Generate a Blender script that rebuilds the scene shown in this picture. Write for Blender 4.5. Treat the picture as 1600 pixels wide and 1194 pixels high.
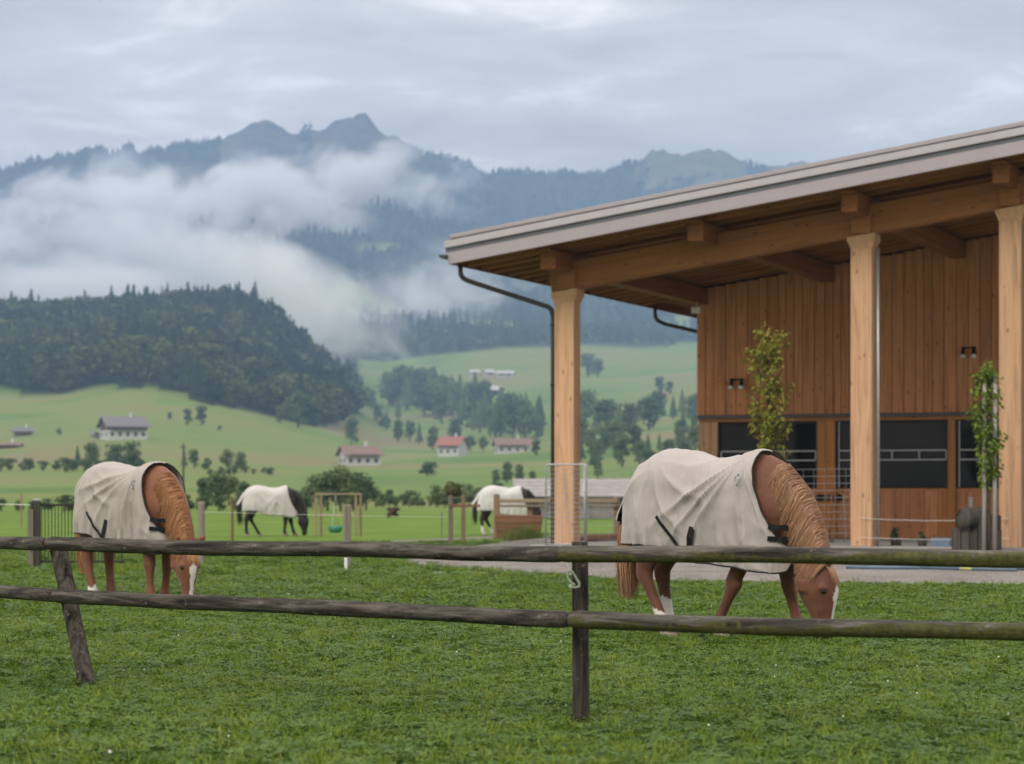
import bpy, bmesh, math, random
import numpy as np
from mathutils import Vector, Matrix, noise as mnoise

for o in list(bpy.data.objects):
    bpy.data.objects.remove(o)
scene = bpy.context.scene
COL = scene.collection
R = math.radians

# ------------------------------------------------------------------ camera
CAM_H = 1.1
FPX = 4000.0            # focal length in pixels of the 1600 px wide photograph
cam_d = bpy.data.cameras.new('camera')
cam_d.sensor_width = 36.0
cam_d.lens = 90.0
cam_d.shift_y = 182.0 / 1600.0
cam_d.clip_start = 0.1
cam_d.clip_end = 30000.0
cam_d.dof.use_dof = True
cam_d.dof.focus_distance = 17.6
cam_d.dof.aperture_fstop = 3.7
cam_d.dof.aperture_blades = 9
cam = bpy.data.objects.new('camera', cam_d)
COL.objects.link(cam)
cam.location = (0, 0, CAM_H)
cam.rotation_euler = (R(90), 0, 0)
scene.camera = cam

# ------------------------------------------------------------------ sky
SUN_EL, SUN_ROT = R(42), R(212)
world = bpy.data.worlds.new('World')
scene.world = world
world.use_nodes = True
nt = world.node_tree
nt.nodes.clear()
def N(t, typ, **kw):
    n = t.nodes.new(typ)
    for k, v in kw.items():
        if k.startswith('i_'):
            n.inputs[k[2:].replace('_', ' ')].default_value = v
        else:
            setattr(n, k, v)
    return n
def L(t, a, b):
    t.links.new(a, b)
def ramp(t, src, stops, interp='LINEAR'):
    n = t.nodes.new('ShaderNodeValToRGB')
    n.color_ramp.interpolation = interp
    el = n.color_ramp.elements
    while len(el) < len(stops):
        el.new(0.5)
    for e, (p, c) in zip(el, stops):
        e.position = p
        e.color = (c[0], c[1], c[2], 1) if len(c) == 3 else c
    L(t, src, n.inputs['Fac'])
    return n
def math_n(t, op, a, b=None, c=None, clamp=False):
    n = t.nodes.new('ShaderNodeMath')
    n.operation = op
    n.use_clamp = clamp
    for i, v in enumerate((a, b, c)):
        if v is None:
            continue
        if isinstance(v, (int, float)):
            n.inputs[i].default_value = v
        else:
            L(t, v, n.inputs[i])
    return n.outputs[0]
def mixc(t, fac, a, b, blend='MIX'):
    n = t.nodes.new('ShaderNodeMix')
    n.data_type = 'RGBA'
    n.blend_type = blend
    for sock, v in ((n.inputs[0], fac), (n.inputs[6], a), (n.inputs[7], b)):
        if isinstance(v, (int, float)):
            sock.default_value = v
        elif isinstance(v, (tuple, list)):
            sock.default_value = (v[0], v[1], v[2], 1)
        else:
            L(t, v, sock)
    return n.outputs[2]

wo = N(nt, 'ShaderNodeOutputWorld')
bg = N(nt, 'ShaderNodeBackground')
bg.inputs['Strength'].default_value = 0.1
L(nt, bg.outputs[0], wo.inputs[0])
sky = N(nt, 'ShaderNodeTexSky', sky_type='NISHITA')
sky.sun_disc = False
sky.sun_elevation = SUN_EL
sky.sun_rotation = SUN_ROT
sky.air_density = 1.0
sky.dust_density = 3.0
tc = N(nt, 'ShaderNodeTexCoord')
sep = N(nt, 'ShaderNodeSeparateXYZ')
L(nt, tc.outputs['Generated'], sep.inputs[0])
# cloud deck: the view direction met with a flat layer overhead
zz = math_n(nt, 'ADD', math_n(nt, 'MAXIMUM', sep.outputs[2], 0.0), 0.16)
cx = math_n(nt, 'DIVIDE', sep.outputs[0], zz)
cy = math_n(nt, 'DIVIDE', sep.outputs[1], zz)
comb = N(nt, 'ShaderNodeCombineXYZ')
L(nt, cx, comb.inputs[0]); L(nt, cy, comb.inputs[1])
cmap = N(nt, 'ShaderNodeMapping')
cmap.inputs['Location'].default_value = (3.1, 0.35, 0.0)
cmap.inputs['Rotation'].default_value = (0, 0, R(14))
cmap.inputs['Scale'].default_value = (1.5, 1.75, 1.0)
L(nt, comb.outputs[0], cmap.inputs[0])
n1 = N(nt, 'ShaderNodeTexNoise', i_Scale=1.6, i_Detail=7.0, i_Roughness=0.52, i_Distortion=0.7)
L(nt, cmap.outputs[0], n1.inputs['Vector'])
n2 = N(nt, 'ShaderNodeTexNoise', i_Scale=5.5, i_Detail=6.0, i_Roughness=0.6, i_Distortion=1.0)
L(nt, cmap.outputs[0], n2.inputs['Vector'])
nsum = math_n(nt, 'ADD', math_n(nt, 'MULTIPLY', n1.outputs[0], 0.78), math_n(nt, 'MULTIPLY', n2.outputs[0], 0.22))
cl = ramp(nt, nsum, [(0.33, (5.2, 4.9, 4.6)), (0.44, (6.1, 5.75, 5.4)), (0.54, (7.2, 6.8, 6.35)), (0.65, (10.6, 10.0, 9.35))])
# an overcast deck is brightest overhead
zen = math_n(nt, 'ADD', math_n(nt, 'MULTIPLY', math_n(nt, 'MAXIMUM', sep.outputs[2], 0.0), 1.6), 1.0)
clz = N(nt, 'ShaderNodeVectorMath', operation='SCALE')
L(nt, cl.outputs[0], clz.inputs[0]); L(nt, zen, clz.inputs['Scale'])
skymix = mixc(nt, 0.95, sky.outputs[0], clz.outputs[0])
L(nt, skymix, bg.inputs['Color'])

# ------------------------------------------------------------------ sun behind the cloud deck
sun_d = bpy.data.lights.new('sun', 'SUN')
sun_d.energy = 1.5
sun_d.angle = R(25)
sun_d.color = (1.0, 0.94, 0.86)
sun = bpy.data.objects.new('sun', sun_d)
COL.objects.link(sun)
sun.rotation_euler = (R(90) - SUN_EL, 0, R(180) - SUN_ROT + R(0))
sun.location = (-30, -30, 60)

# ------------------------------------------------------------------ exposure and render settings
scene.view_settings.view_transform = 'Standard'
scene.view_settings.look = 'None'
scene.view_settings.exposure = 0.12
scene.view_settings.gamma = 1.0
scene.view_settings.use_curve_mapping = False
scene.render.engine = 'CYCLES'
cy_ = scene.cycles
cy_.use_denoising = True
cy_.use_adaptive_sampling = True
cy_.adaptive_threshold = 0.02
cy_.max_bounces = 5
cy_.diffuse_bounces = 2
cy_.glossy_bounces = 2
cy_.transmission_bounces = 4
cy_.transparent_max_bounces = 8
cy_.volume_bounces = 3
cy_.volume_step_rate = 1.0
cy_.volume_max_steps = 64
cy_.sample_clamp_indirect = 6.0
world.cycles.sampling_method = "MANUAL"
world.cycles.sample_map_resolution = 256

# ------------------------------------------------------------------ helpers
def PX(px, py, Y):
    """point of the place seen at photo pixel (px, py) at Y metres away"""
    return Vector(((px - 800.0) / FPX * Y, Y, CAM_H - (py - 779.0) / FPX * Y))
def GY(py, z=0.0):
    """distance at which ground of height z is seen at photo row py"""
    return FPX * (CAM_H - z) / (py - 779.0)
def GP(px, py, z=0.0):
    Y = GY(py, z)
    return Vector(((px - 800.0) / FPX * Y, Y, z))
def tag(o, label=None, cat=None, group=None, kind=None):
    if label: o['label'] = label
    if cat: o['category'] = cat
    if group: o['group'] = group
    if kind: o['kind'] = kind
    return o
def empty(name, loc=(0, 0, 0), rz=0.0, parent=None):
    o = bpy.data.objects.new(name, None)
    o.empty_display_size = 0.2
    o.location = loc
    o.rotation_euler = (0, 0, rz)
    COL.objects.link(o)
    if parent: o.parent = parent
    return o
def link(name, me, mat=None, parent=None, loc=None, rot=None):
    o = bpy.data.objects.new(name, me)
    if mat is not None and len(me.materials) == 0:
        me.materials.append(mat)
    COL.objects.link(o)
    if parent: o.parent = parent
    if loc is not None: o.location = loc
    if rot is not None: o.rotation_euler = rot
    return o
class MB:
    """collects verts and faces of one mesh"""
    def __init__(s):
        s.v = []; s.f = []; s.m = []
    def add(s, v, f, mi=0):
        b = len(s.v)
        s.v.extend([tuple(p) for p in v])
        for q in f:
            s.f.append(tuple(i + b for i in q)); s.m.append(mi)
    def box(s, c, d, rz=0.0, mi=0, M=None):
        x, y, z = d[0] / 2, d[1] / 2, d[2] / 2
        P = [Vector((a * x, b * y, e * z)) for e in (-1, 1) for b in (-1, 1) for a in (-1, 1)]
        if M is None: M = Matrix.Rotation(rz, 3, 'Z')
        P = [M @ p + Vector(c) for p in P]
        s.add(P, [(0, 2, 3, 1), (4, 5, 7, 6), (0, 1, 5, 4), (2, 6, 7, 3), (0, 4, 6, 2), (1, 3, 7, 5)], mi)
    def tube(s, pts, rad, n=8, cap=True, mi=0, sq=1.0):
        pts = [Vector(p) for p in pts]
        if not isinstance(rad, (list, tuple)): rad = [rad] * len(pts)
        b = len(s.v)
        up = Vector((0, 0, 1))
        t0 = (pts[1] - pts[0]).normalized()
        if abs(t0.dot(up)) > 0.9: up = Vector((0, 1, 0))
        u = t0.cross(up).normalized()
        for i, p in enumerate(pts):
            t = (pts[min(i + 1, len(pts) - 1)] - pts[max(i - 1, 0)]).normalized()
            u = (u - t * u.dot(t)).normalized()
            w = t.cross(u)
            for k in range(n):
                a = 2 * math.pi * k / n
                s.v.append(tuple(p + (u * math.cos(a) + w * (math.sin(a) * sq)) * rad[i]))
        for i in range(len(pts) - 1):
            for k in range(n):
                a0 = b + i * n + k; a1 = b + i * n + (k + 1) % n
                s.f.append((a0, a1, a1 + n, a0 + n)); s.m.append(mi)
        if cap:
            s.f.append(tuple(b + k for k in range(n))[::-1]); s.m.append(mi)
            e = b + (len(pts) - 1) * n
            s.f.append(tuple(e + k for k in range(n))); s.m.append(mi)
    def mesh(s, name='mesh', smooth=False):
        me = bpy.data.meshes.new(name)
        me.from_pydata(s.v, [], s.f)
        if any(s.m):
            me.polygons.foreach_set('material_index', s.m)
        if smooth: me.polygons.foreach_set('use_smooth', [True] * len(me.polygons))
        me.update()
        return me
    def build(s, name, mat, parent=None, smooth=False, loc=None, rot=None):
        me = s.mesh(name, smooth)
        if isinstance(mat, (list, tuple)):
            for m in mat: me.materials.append(m)
        else: me.materials.append(mat)
        return link(name, me, None, parent, loc, rot)
def bevel_box(name, d, mat, parent=None, loc=(0, 0, 0), rot=None, bev=0.006):
    """one squared timber or panel with softened edges, origin at its middle"""
    x, y, z = d[0] / 2, d[1] / 2, d[2] / 2
    b = min(bev, x * .4, y * .4, z * .4)
    bm = bmesh.new()
    bmesh.ops.create_cube(bm, size=1.0)
    for v in bm.verts: v.co = Vector((v.co.x * 2 * x, v.co.y * 2 * y, v.co.z * 2 * z))
    if b > 0.0005:
        bmesh.ops.bevel(bm, geom=bm.edges[:], offset=b, segments=1, affect='EDGES')
    me = bpy.data.meshes.new(name)
    bm.to_mesh(me); bm.free()
    return link(name, me, mat, parent, loc, rot)
def np_mesh(name, verts, quads, mat, tris=None, smooth=False):
    """a mesh from big arrays"""
    me = bpy.data.meshes.new(name)
    verts = np.asarray(verts, dtype=np.float32)
    nq = 0 if quads is None else len(quads)
    ntri = 0 if tris is None else len(tris)
    me.vertices.add(len(verts))
    me.vertices.foreach_set('co', verts.ravel())
    idx = []
    if nq: idx.append(np.asarray(quads, dtype=np.int32).ravel())
    if ntri: idx.append(np.asarray(tris, dtype=np.int32).ravel())
    idx = np.concatenate(idx)
    me.loops.add(len(idx))
    me.loops.foreach_set('vertex_index', idx)
    me.polygons.add(nq + ntri)
    st = np.concatenate([np.arange(nq) * 4, nq * 4 + np.arange(ntri) * 3]).astype(np.int32)
    me.polygons.foreach_set('loop_start', st)
    if smooth: me.polygons.foreach_set('use_smooth', [True] * (nq + ntri))
    me.update(calc_edges=True)
    me.validate()
    if mat: me.materials.append(mat)
    return me
def interp(x, pts):
    xs = [p[0] for p in pts]; ys = [p[1] for p in pts]
    return float(np.interp(x, xs, ys))
def copy_tree(o, parent=None):
    c = o.copy()
    COL.objects.link(c)
    c.parent = parent
    for ch in list(o.children):
        copy_tree(ch, c)
    return c

# ------------------------------------------------------------------ materials
MATS = {}
def material(name, rough=0.8, spec=0.3):
    m = bpy.data.materials.new(name)
    m.use_nodes = True
    t = m.node_tree
    b = t.nodes['Principled BSDF']
    b.inputs['Roughness'].default_value = rough
    b.inputs['Specular IOR Level'].default_value = spec
    MATS[name] = m
    return m, t, b
def bump(t, b, h, strength=0.3, dist=0.01):
    n = t.nodes.new('ShaderNodeBump')
    n.inputs['Strength'].default_value = strength
    n.inputs['Distance'].default_value = dist
    L(t, h, n.inputs['Height'])
    L(t, n.outputs[0], b.inputs['Normal'])
def coords(t, kind='Object', scale=(1, 1, 1), rot=(0, 0, 0), loc=(0, 0, 0), rnd=0.0):
    if kind == 'World':
        g = t.nodes.new('ShaderNodeNewGeometry'); out = g.outputs['Position']
    else:
        g = t.nodes.new('ShaderNodeTexCoord'); out = g.outputs[kind]
    if rnd:
        oi = t.nodes.new('ShaderNodeObjectInfo')
        va = t.nodes.new('ShaderNodeVectorMath'); va.operation = 'ADD'
        cb = t.nodes.new('ShaderNodeCombineXYZ')
        k = math_n(t, 'MULTIPLY', oi.outputs['Random'], rnd)
        for i in range(3): L(t, k, cb.inputs[i])
        L(t, out, va.inputs[0]); L(t, cb.outputs[0], va.inputs[1])
        out = va.outputs[0]
    mp = t.nodes.new('ShaderNodeMapping')
    mp.inputs['Scale'].default_value = scale
    mp.inputs['Rotation'].default_value = rot
    mp.inputs['Location'].default_value = loc
    L(t, out, mp.inputs[0])
    return mp.outputs[0]
def noise(t, vec, scale, detail=4.0, rough=0.55, dist=0.0):
    n = N(t, 'ShaderNodeTexNoise', i_Scale=scale, i_Detail=detail, i_Roughness=rough, i_Distortion=dist)
    L(t, vec, n.inputs['Vector'])
    return n.outputs[0]
def plain(name, col, rough=0.7, spec=0.3, var=0.12, nscale=8.0, metallic=0.0, bmp=0.0):
    m, t, b = material(name, rough, spec)
    v = coords(t, 'Object', rnd=37.0)
    n = noise(t, v, nscale, 5.0, 0.6)
    lo = tuple(c * (1 - var) for c in col); hi = tuple(min(1, c * (1 + var)) for c in col)
    r = ramp(t, n, [(0.3, lo), (0.7, hi)])
    L(t, r.outputs[0], b.inputs['Base Color'])
    b.inputs['Metallic'].default_value = metallic
    if bmp: bump(t, b, n, bmp, 0.01)
    return m
def wood(name, col, axis=2, dark=0.55, knots=True, rough=0.75, rand=0.18, fine=1.0, space='Object'):
    """sawn timber: grain stretched along one axis of the piece, knots, and a tone of its own for each piece"""
    m, t, b = material(name, rough, 0.25)
    sc = [14.0 * fine] * 3; sc[axis] = 0.55 * fine
    v = coords(t, space, tuple(sc), rnd=53.0)
    g = noise(t, v, 1.0, 6.0, 0.62, 1.2)
    r = ramp(t, g, [(0.28, tuple(c * dark for c in col)), (0.5, col), (0.75, tuple(min(1, c * 1.18) for c in col))])
    colr = r.outputs[0]
    oi = t.nodes.new('ShaderNodeObjectInfo')
    hs = t.nodes.new('ShaderNodeHueSaturation')
    L(t, math_n(t, 'ADD', math_n(t, 'MULTIPLY', oi.outputs['Random'], 2 * rand), 1.0 - rand), hs.inputs['Value'])
    L(t, colr, hs.inputs['Color'])
    colr = hs.outputs[0]
    if knots:
        ks = [5.2] * 3; ks[axis] = 2.4
        kv = coords(t, space, tuple(ks), rnd=91.0)
        vo = t.nodes.new('ShaderNodeTexVoronoi'); vo.inputs['Scale'].default_value = 1.0
        L(t, kv, vo.inputs['Vector'])
        k = ramp(t, vo.outputs['Distance'], [(0.06, (1, 1, 1)), (0.15, (0, 0, 0))])
        colr = mixc(t, math_n(t, 'MULTIPLY', k.outputs[0], 0.75), colr, tuple(c * 0.22 for c in col))
    L(t, colr, b.inputs['Base Color'])
    bump(t, b, g, 0.25, 0.004)
    return m
# ------------------------------------------------------------------ the ground: field, hillside and mountain in one sheet
rng = np.random.default_rng(7)
# rows: distance, and for photo columns the height in photo pixels above the horizon
TX = [-600, -200, 0, 100, 200, 300, 350, 400, 450, 500, 550, 600, 700, 800, 900, 1000, 1100, 1300, 1900, 2300]
TE = {
 300:  [4, 4, 3, 2, 1, -2, -4, -7, -9, -10, -11, -11, -11, -11, -10, -9, -8, -6, 0, 0],
 480:  [24, 24, 22, 24, 26, 22, 20, 16, 12, 10, 9, 9, 9, 10, 12, 14, 16, 20, 30, 30],
 700:  [50, 50, 48, 54, 58, 54, 50, 46, 42, 40, 38, 38, 38, 40, 42, 46, 50, 56, 70, 70],
 950:  [95, 92, 90, 94, 97, 90, 84, 78, 70, 62, 56, 55, 58, 66, 74, 84, 92, 104, 120, 120],
 1250: [160, 150, 146, 154, 172, 164, 150, 136, 122, 112, 100, 84, 80, 80, 96, 112, 120, 134, 160, 160],
 1500: [215, 200, 196, 200, 218, 222, 206, 186, 166, 146, 122, 100, 100, 112, 122, 134, 146, 160, 190, 190],
 1850: [300, 282, 272, 268, 276, 284, 288, 282, 240, 196, 146, 122, 128, 144, 152, 160, 170, 185, 215, 215],
 2250: [250, 235, 225, 225, 230, 235, 235, 225, 212, 195, 172, 160, 172, 184, 190, 190, 198, 212, 240, 240],
 2900: [265, 255, 245, 245, 248, 250, 250, 246, 240, 232, 220, 214, 222, 230, 226, 222, 228, 246, 280, 280],
 3700: [330, 325, 320, 320, 320, 320, 320, 318, 315, 312, 308, 304, 300, 296, 286, 282, 290, 310, 340, 340],
 4600: [420, 425, 430, 440, 446, 450, 452, 455, 452, 450, 448, 444, 430, 416, 412, 418, 424, 420, 420, 420],
}
CREST = [(-600, 470), (-300, 490), (-100, 500), (0, 511), (60, 522), (100, 529), (160, 536), (200, 541), (240, 540), (300, 551), (340, 556), (365, 570),
         (395, 584), (415, 588), (430, 583), (455, 572), (475, 568), (495, 577), (520, 585), (545, 596), (562, 600), (575, 596), (588, 580),
         (600, 571), (618, 566), (632, 556), (645, 541), (680, 533), (720, 520), (755, 506), (800, 503), (860, 508), (920, 501), (960, 509), (985, 520),
         (1008, 528), (1020, 543), (1040, 545), (1050, 535), (1070, 536), (1090, 541), (1110, 544), (1140, 533), (1180, 518), (1260, 519),
         (1330, 512), (1500, 500), (1900, 470), (2300, 450)]
Y_CREST = 5600.0
KY = sorted(TE)
xs_all = np.array(TX, float)
def crest_e(px):
    return np.interp(px, [c[0] for c in CREST], [c[1] for c in CREST])
def fbm(x, y, seed, octaves=4):
    """smooth value noise on arrays"""
    out = np.zeros_like(x); amp = 1.0; tot = 0
    for o in range(octaves):
        xi = np.floor(x).astype(np.int64); yi = np.floor(y).astype(np.int64)
        fx = x - xi; fy = y - yi
        fx = fx * fx * (3 - 2 * fx); fy = fy * fy * (3 - 2 * fy)
        def h(a, b):
            v = np.sin(a * 127.1 + b * 311.7 + seed * 17.3 + o * 5.1) * 43758.5453
            return v - np.floor(v)
        out += amp * ((h(xi, yi) * (1 - fx) + h(xi + 1, yi) * fx) * (1 - fy) + (h(xi, yi + 1) * (1 - fx) + h(xi + 1, yi + 1) * fx) * fy - 0.5)
        tot += amp; amp *= 0.5; x = x * 2.03 + 11.3; y = y * 2.03 + 4.7
    return out / tot
def ground_z(X, Y):
    """height of the land at X, Y (arrays)"""
    X = np.asarray(X, float); Y = np.asarray(Y, float)
    Ys = np.maximum(Y, 150.0)
    px = X / Ys * FPX + 800.0
    rows = [np.full_like(px, -CAM_H / 150.0 * FPX)]
    ys = [150.0]
    for k in KY:
        rows.append(np.interp(px, xs_all, TE[k])); ys.append(float(k))
    rows.append(crest_e(px)); ys.append(Y_CREST)
    rows.append(crest_e(px) - 150.0); ys.append(8200.0)
    E = np.zeros_like(px)
    z = np.zeros_like(px)
    for i in range(len(ys) - 1):
        m = (Ys >= ys[i]) & (Ys <= ys[i + 1])
        t = (Ys[m] - ys[i]) / (ys[i + 1] - ys[i])
        za = CAM_H + rows[i][m] / FPX * ys[i]; zb = CAM_H + rows[i + 1][m] / FPX * ys[i + 1]
        if ys[i] < 2900: t = t * t * (3 - 2 * t) * 0.45 + t * 0.55
        z[m] = za * (1 - t) + zb * t
    # relief: gullies on the mountain, gentle swells on the meadows
    amp = np.interp(Ys, [200, 500, 1000, 1500, 1900, 2500, 3500, 4800, 5450, 5650, 8200], [0.0, 3.0, 10.0, 15.0, 24.0, 18.0, 60.0, 95.0, 16.0, 6.0, 60.0])
    z = z + amp * fbm(X / 420.0, Ys / 700.0, 3, 5) * np.where(Ys > 3000, 1.0, 1.0)
    rid = np.abs(fbm(X / 300.0 + 0.35 * Ys / 600.0, Ys / 1500.0, 9, 4))
    z = z - np.interp(Ys, [3000, 3900, 5000, 5500, 5650], [0, 110, 120, 10, 0]) * (0.35 - rid)
    rock = np.interp(Ys, [5300, 5560, 5640, 5900], [0, 1, 1, 0]) * fbm(X / 30.0, Ys / 40.0, 21, 5) * 46.0
    z = z + rock
    return np.where(Y <= 150.0, 0.0, z)

gx = np.concatenate([np.linspace(-0.36, -0.235, 14)[:-1], np.linspace(-0.235, 0.235, 236), np.linspace(0.235, 0.40, 18)[1:]])
gy = np.concatenate([np.array([-80, -20, 0, 20, 40, 80, 120, 149, 150]), np.geomspace(158, 3000, 90), np.linspace(3030, 5400, 84), np.linspace(5412, 5700, 26), np.linspace(5740, 8200, 16)])
UU, YY = np.meshgrid(gx, gy)
XX = UU * np.maximum(YY, 320.0)
ZZ = ground_z(XX, YY)
nx, ny = len(gx), len(gy)
idx = np.arange(nx * ny).reshape(ny, nx)
q = np.stack([idx[:-1, :-1], idx[:-1, 1:], idx[1:, 1:], idx[1:, :-1]], -1).reshape(-1, 4)
verts = np.stack([XX, YY, ZZ], -1).reshape(-1, 3)

# where woods grow (1) and where meadow lies open (0)
WOOD_EDGE = [(-600, 604), (0, 607), (94, 617), (134, 604), (166, 601), (204, 607), (236, 602), (284, 611), (322, 625), (397, 641), (440, 655), (490, 664), (530, 655), (560, 640), (590, 615)]      # lower rim of the wood as seen from the paddock
def wood_mask(X, Y):
    X = np.asarray(X, float); Y = np.asarray(Y, float)
    px = X / np.maximum(Y, 1) * FPX + 800
    row = 779.0 - (ground_z(X, Y) - CAM_H) / np.maximum(Y, 1) * FPX
    edge = np.interp(px, [h[0] for h in WOOD_EDGE], [h[1] for h in WOOD_EDGE]) + 26.0 * fbm(X / 22.0, Y / 200.0, 61, 3)
    hill = (row < edge) & (Y > 1000) & (Y < 2050) & (px < 575 + 120 * fbm(X / 60.0, Y / 90.0, 62, 3))
    f = fbm(X / 300.0, Y / 420.0, 31, 4)
    mid = (Y > 2050) & (Y < 3000) & ((f > 0.10) | (px < 560))
    far = (Y >= 3000) & (Y < 5700) & (f > -0.17 - 0.2 * ((Y > 4700) & (px < 350)) - 0.1 * ((Y > 5000) & (px > 640) & (px < 960)) + 0.10 * ((Y > 4700) & (px > 990)))
    # summit rocks and high pastures stay bare
    bare = (Y > 5250) & (((px > 345) & (px < 470)) | ((px > 488) & (px < 640)) | ((px > 1005) & (px < 1165)))
    return (hill | mid | far) & ~(bare & (fbm(X / 60.0, Y / 60.0, 5, 3) < 0.22))
wm = wood_mask(XX, YY).astype(np.float32).reshape(-1)
pxg = XX / np.maximum(YY, 1) * FPX + 800
rockm = (np.interp(YY, [4900, 5350, 5800, 6000], [0, 1, 1, 0]) * np.interp(pxg + 60 * fbm(XX / 90.0, YY / 90.0, 41, 3), [330, 400, 600, 660], [0, 1, 1, 0])).astype(np.float32).reshape(-1)

m, t, b = material('meadow', 0.9, 0.15)
wv = coords(t, 'World')
at = N(t, 'ShaderNodeAttribute', attribute_name='woods')
ar = N(t, 'ShaderNodeAttribute', attribute_name='rock')
geo = t.nodes.new('ShaderNodeNewGeometry')
spx = N(t, 'ShaderNodeSeparateXYZ'); L(t, geo.outputs['Position'], spx.inputs[0])
nA = noise(t, coords(t, 'World', (1 / 90, 1 / 200, 1 / 90)), 1.0, 5.0, 0.55, 0.4)
nB = noise(t, coords(t, 'World', (1 / 3.0, 1 / 9.0, 1 / 3)), 1.0, 5.0, 0.65)
nC = noise(t, coords(t, 'World', (9, 9, 9)), 1.0, 4.0, 0.7)
vp = t.nodes.new('ShaderNodeTexVoronoi'); vp.inputs['Scale'].default_value = 1.0      # parcels cut at different times
L(t, coords(t, 'World', (1 / 150, 1 / 120, 0), rot=(0, 0, R(24))), vp.inputs['Vector'])
spv = t.nodes.new('ShaderNodeSeparateColor'); L(t, vp.outputs['Color'], spv.inputs[0])
mow = N(t, 'ShaderNodeTexWave', i_Scale=0.035, i_Distortion=3.0, i_Detail=2.0)
L(t, coords(t, 'World', (1, 1.6, 2.0), rot=(0, 0, R(35))), mow.inputs['Vector'])
nA = math_n(t, 'ADD', math_n(t, 'MULTIPLY', nA, 0.70), math_n(t, 'ADD', math_n(t, 'MULTIPLY', spv.outputs[0], 0.22), math_n(t, 'MULTIPLY', mow.outputs['Fac'], 0.08)))
hill = ramp(t, nA, [(0.30, (0.072, 0.130, 0.026)), (0.44, (0.115, 0.180, 0.036)), (0.56, (0.160, 0.185, 0.052)), (0.69, (0.185, 0.155, 0.074))])
near = ramp(t, nB, [(0.25, (0.075, 0.135, 0.012)), (0.5, (0.115, 0.195, 0.018)), (0.75, (0.160, 0.235, 0.030))])
fine = ramp(t, nC, [(0.25, (0.55, 0.55, 0.55)), (0.7, (1.15, 1.15, 1.15))])
nearc = mixc(t, 1.0, near.outputs[0], fine.outputs[0], 'MULTIPLY')
fd = N(t, 'ShaderNodeMapRange'); fd.inputs[1].default_value = 150; fd.inputs[2].default_value = 330
L(t, spx.outputs[1], fd.inputs[0])
c1 = mixc(t, fd.outputs[0], nearc, hill.outputs[0])
hi_ = ramp(t, noise(t, coords(t, 'World', (1 / 70, 1 / 70, 1 / 70)), 1.0, 6.0, 0.65), [(0.32, (0.035, 0.048, 0.022)), (0.5, (0.085, 0.095, 0.040)), (0.68, (0.135, 0.115, 0.065))])
fh = N(t, 'ShaderNodeMapRange'); fh.inputs[1].default_value = 420; fh.inputs[2].default_value = 560
L(t, spx.outputs[2], fh.inputs[0])
c1 = mixc(t, fh.outputs[0], c1, hi_.outputs[0])
nF = noise(t, coords(t, 'World', (1 / 18, 1 / 18, 1 / 18)), 1.0, 4.0, 0.6)
ff = ramp(t, nF, [(0.3, (0.010, 0.020, 0.010)), (0.7, (0.032, 0.050, 0.022))])
c2 = mixc(t, at.outputs['Fac'], c1, ff.outputs[0])
rk = ramp(t, noise(t, coords(t, 'World', (1 / 30, 1 / 30, 1 / 70)), 1.0, 6.0, 0.65), [(0.35, (0.016, 0.020, 0.014)), (0.5, (0.050, 0.042, 0.030)), (0.68, (0.10, 0.078, 0.062))])
c3 = mixc(t, ar.outputs['Fac'], c2, rk.outputs[0])
L(t, c3, b.inputs['Base Color'])
bump(t, b, nC, 0.5, 0.03)
me = np_mesh('ground', verts, q, MATS['meadow'], smooth=True)
for nm, arr in (('woods', wm), ('rock', rockm)):
    a = me.attributes.new(nm, 'FLOAT', 'POINT'); a.data.foreach_set('value', arr)
ground = link('ground', me)
tag(ground, 'green paddock rising into the hillside and mountain beyond', 'ground', kind='structure')

# ------------------------------------------------------------------ the woods
def leaf_mat(name, cols, rough=0.7, trans=0.25, wscale=0.05, tone=False, tree_rnd=False):
    m, t, b = material(name, rough, 0.2)
    v = coords(t, 'World', (wscale,) * 3)
    n = noise(t, v, 1.0, 3.0, 0.6)
    n2 = noise(t, coords(t, 'World', (wscale * 9,) * 3), 1.0, 2.0, 0.6)
    s = math_n(t, 'ADD', math_n(t, 'MULTIPLY', n, 0.65), math_n(t, 'MULTIPLY', n2, 0.35))
    if tone:        # each tree of a wood has a green of its own
        ta = N(t, 'ShaderNodeAttribute', attribute_name='tone')
        s = math_n(t, 'ADD', math_n(t, 'MULTIPLY', s, 0.45), math_n(t, 'MULTIPLY', ta.outputs['Fac'], 0.55))
    if tree_rnd:
        oi = t.nodes.new('ShaderNodeObjectInfo')
        s = math_n(t, 'ADD', math_n(t, 'MULTIPLY', s, 0.65), math_n(t, 'MULTIPLY', oi.outputs['Random'], 0.35))
    r = ramp(t, s, [(0.28 + 0.44 * i / max(1, len(cols) - 1), c) for i, c in enumerate(cols)])
    L(t, r.outputs[0], b.inputs['Base Color'])
    if trans:
        tr = t.nodes.new('ShaderNodeBsdfTranslucent')
        L(t, r.outputs[0], tr.inputs['Color'])
        mx = t.nodes.new('ShaderNodeMixShader'); mx.inputs[0].default_value = trans
        out = t.nodes['Material Output']
        L(t, b.outputs[0], mx.inputs[1]); L(t, tr.outputs[0], mx.inputs[2]); L(t, mx.outputs[0], out.inputs['Surface'])
    return m
leaf_mat('forest_leaf', [(0.009, 0.021, 0.015), (0.018, 0.037, 0.018), (0.040, 0.064, 0.025), (0.105, 0.115, 0.038)], wscale=0.02, tone=True)
leaf_mat('tree_leaf', [(0.052, 0.092, 0.046), (0.090, 0.138, 0.058), (0.155, 0.190, 0.076)], wscale=0.12, tree_rnd=True)
plain('bark', (0.085, 0.065, 0.05), 0.9, 0.1, 0.3)

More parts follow.
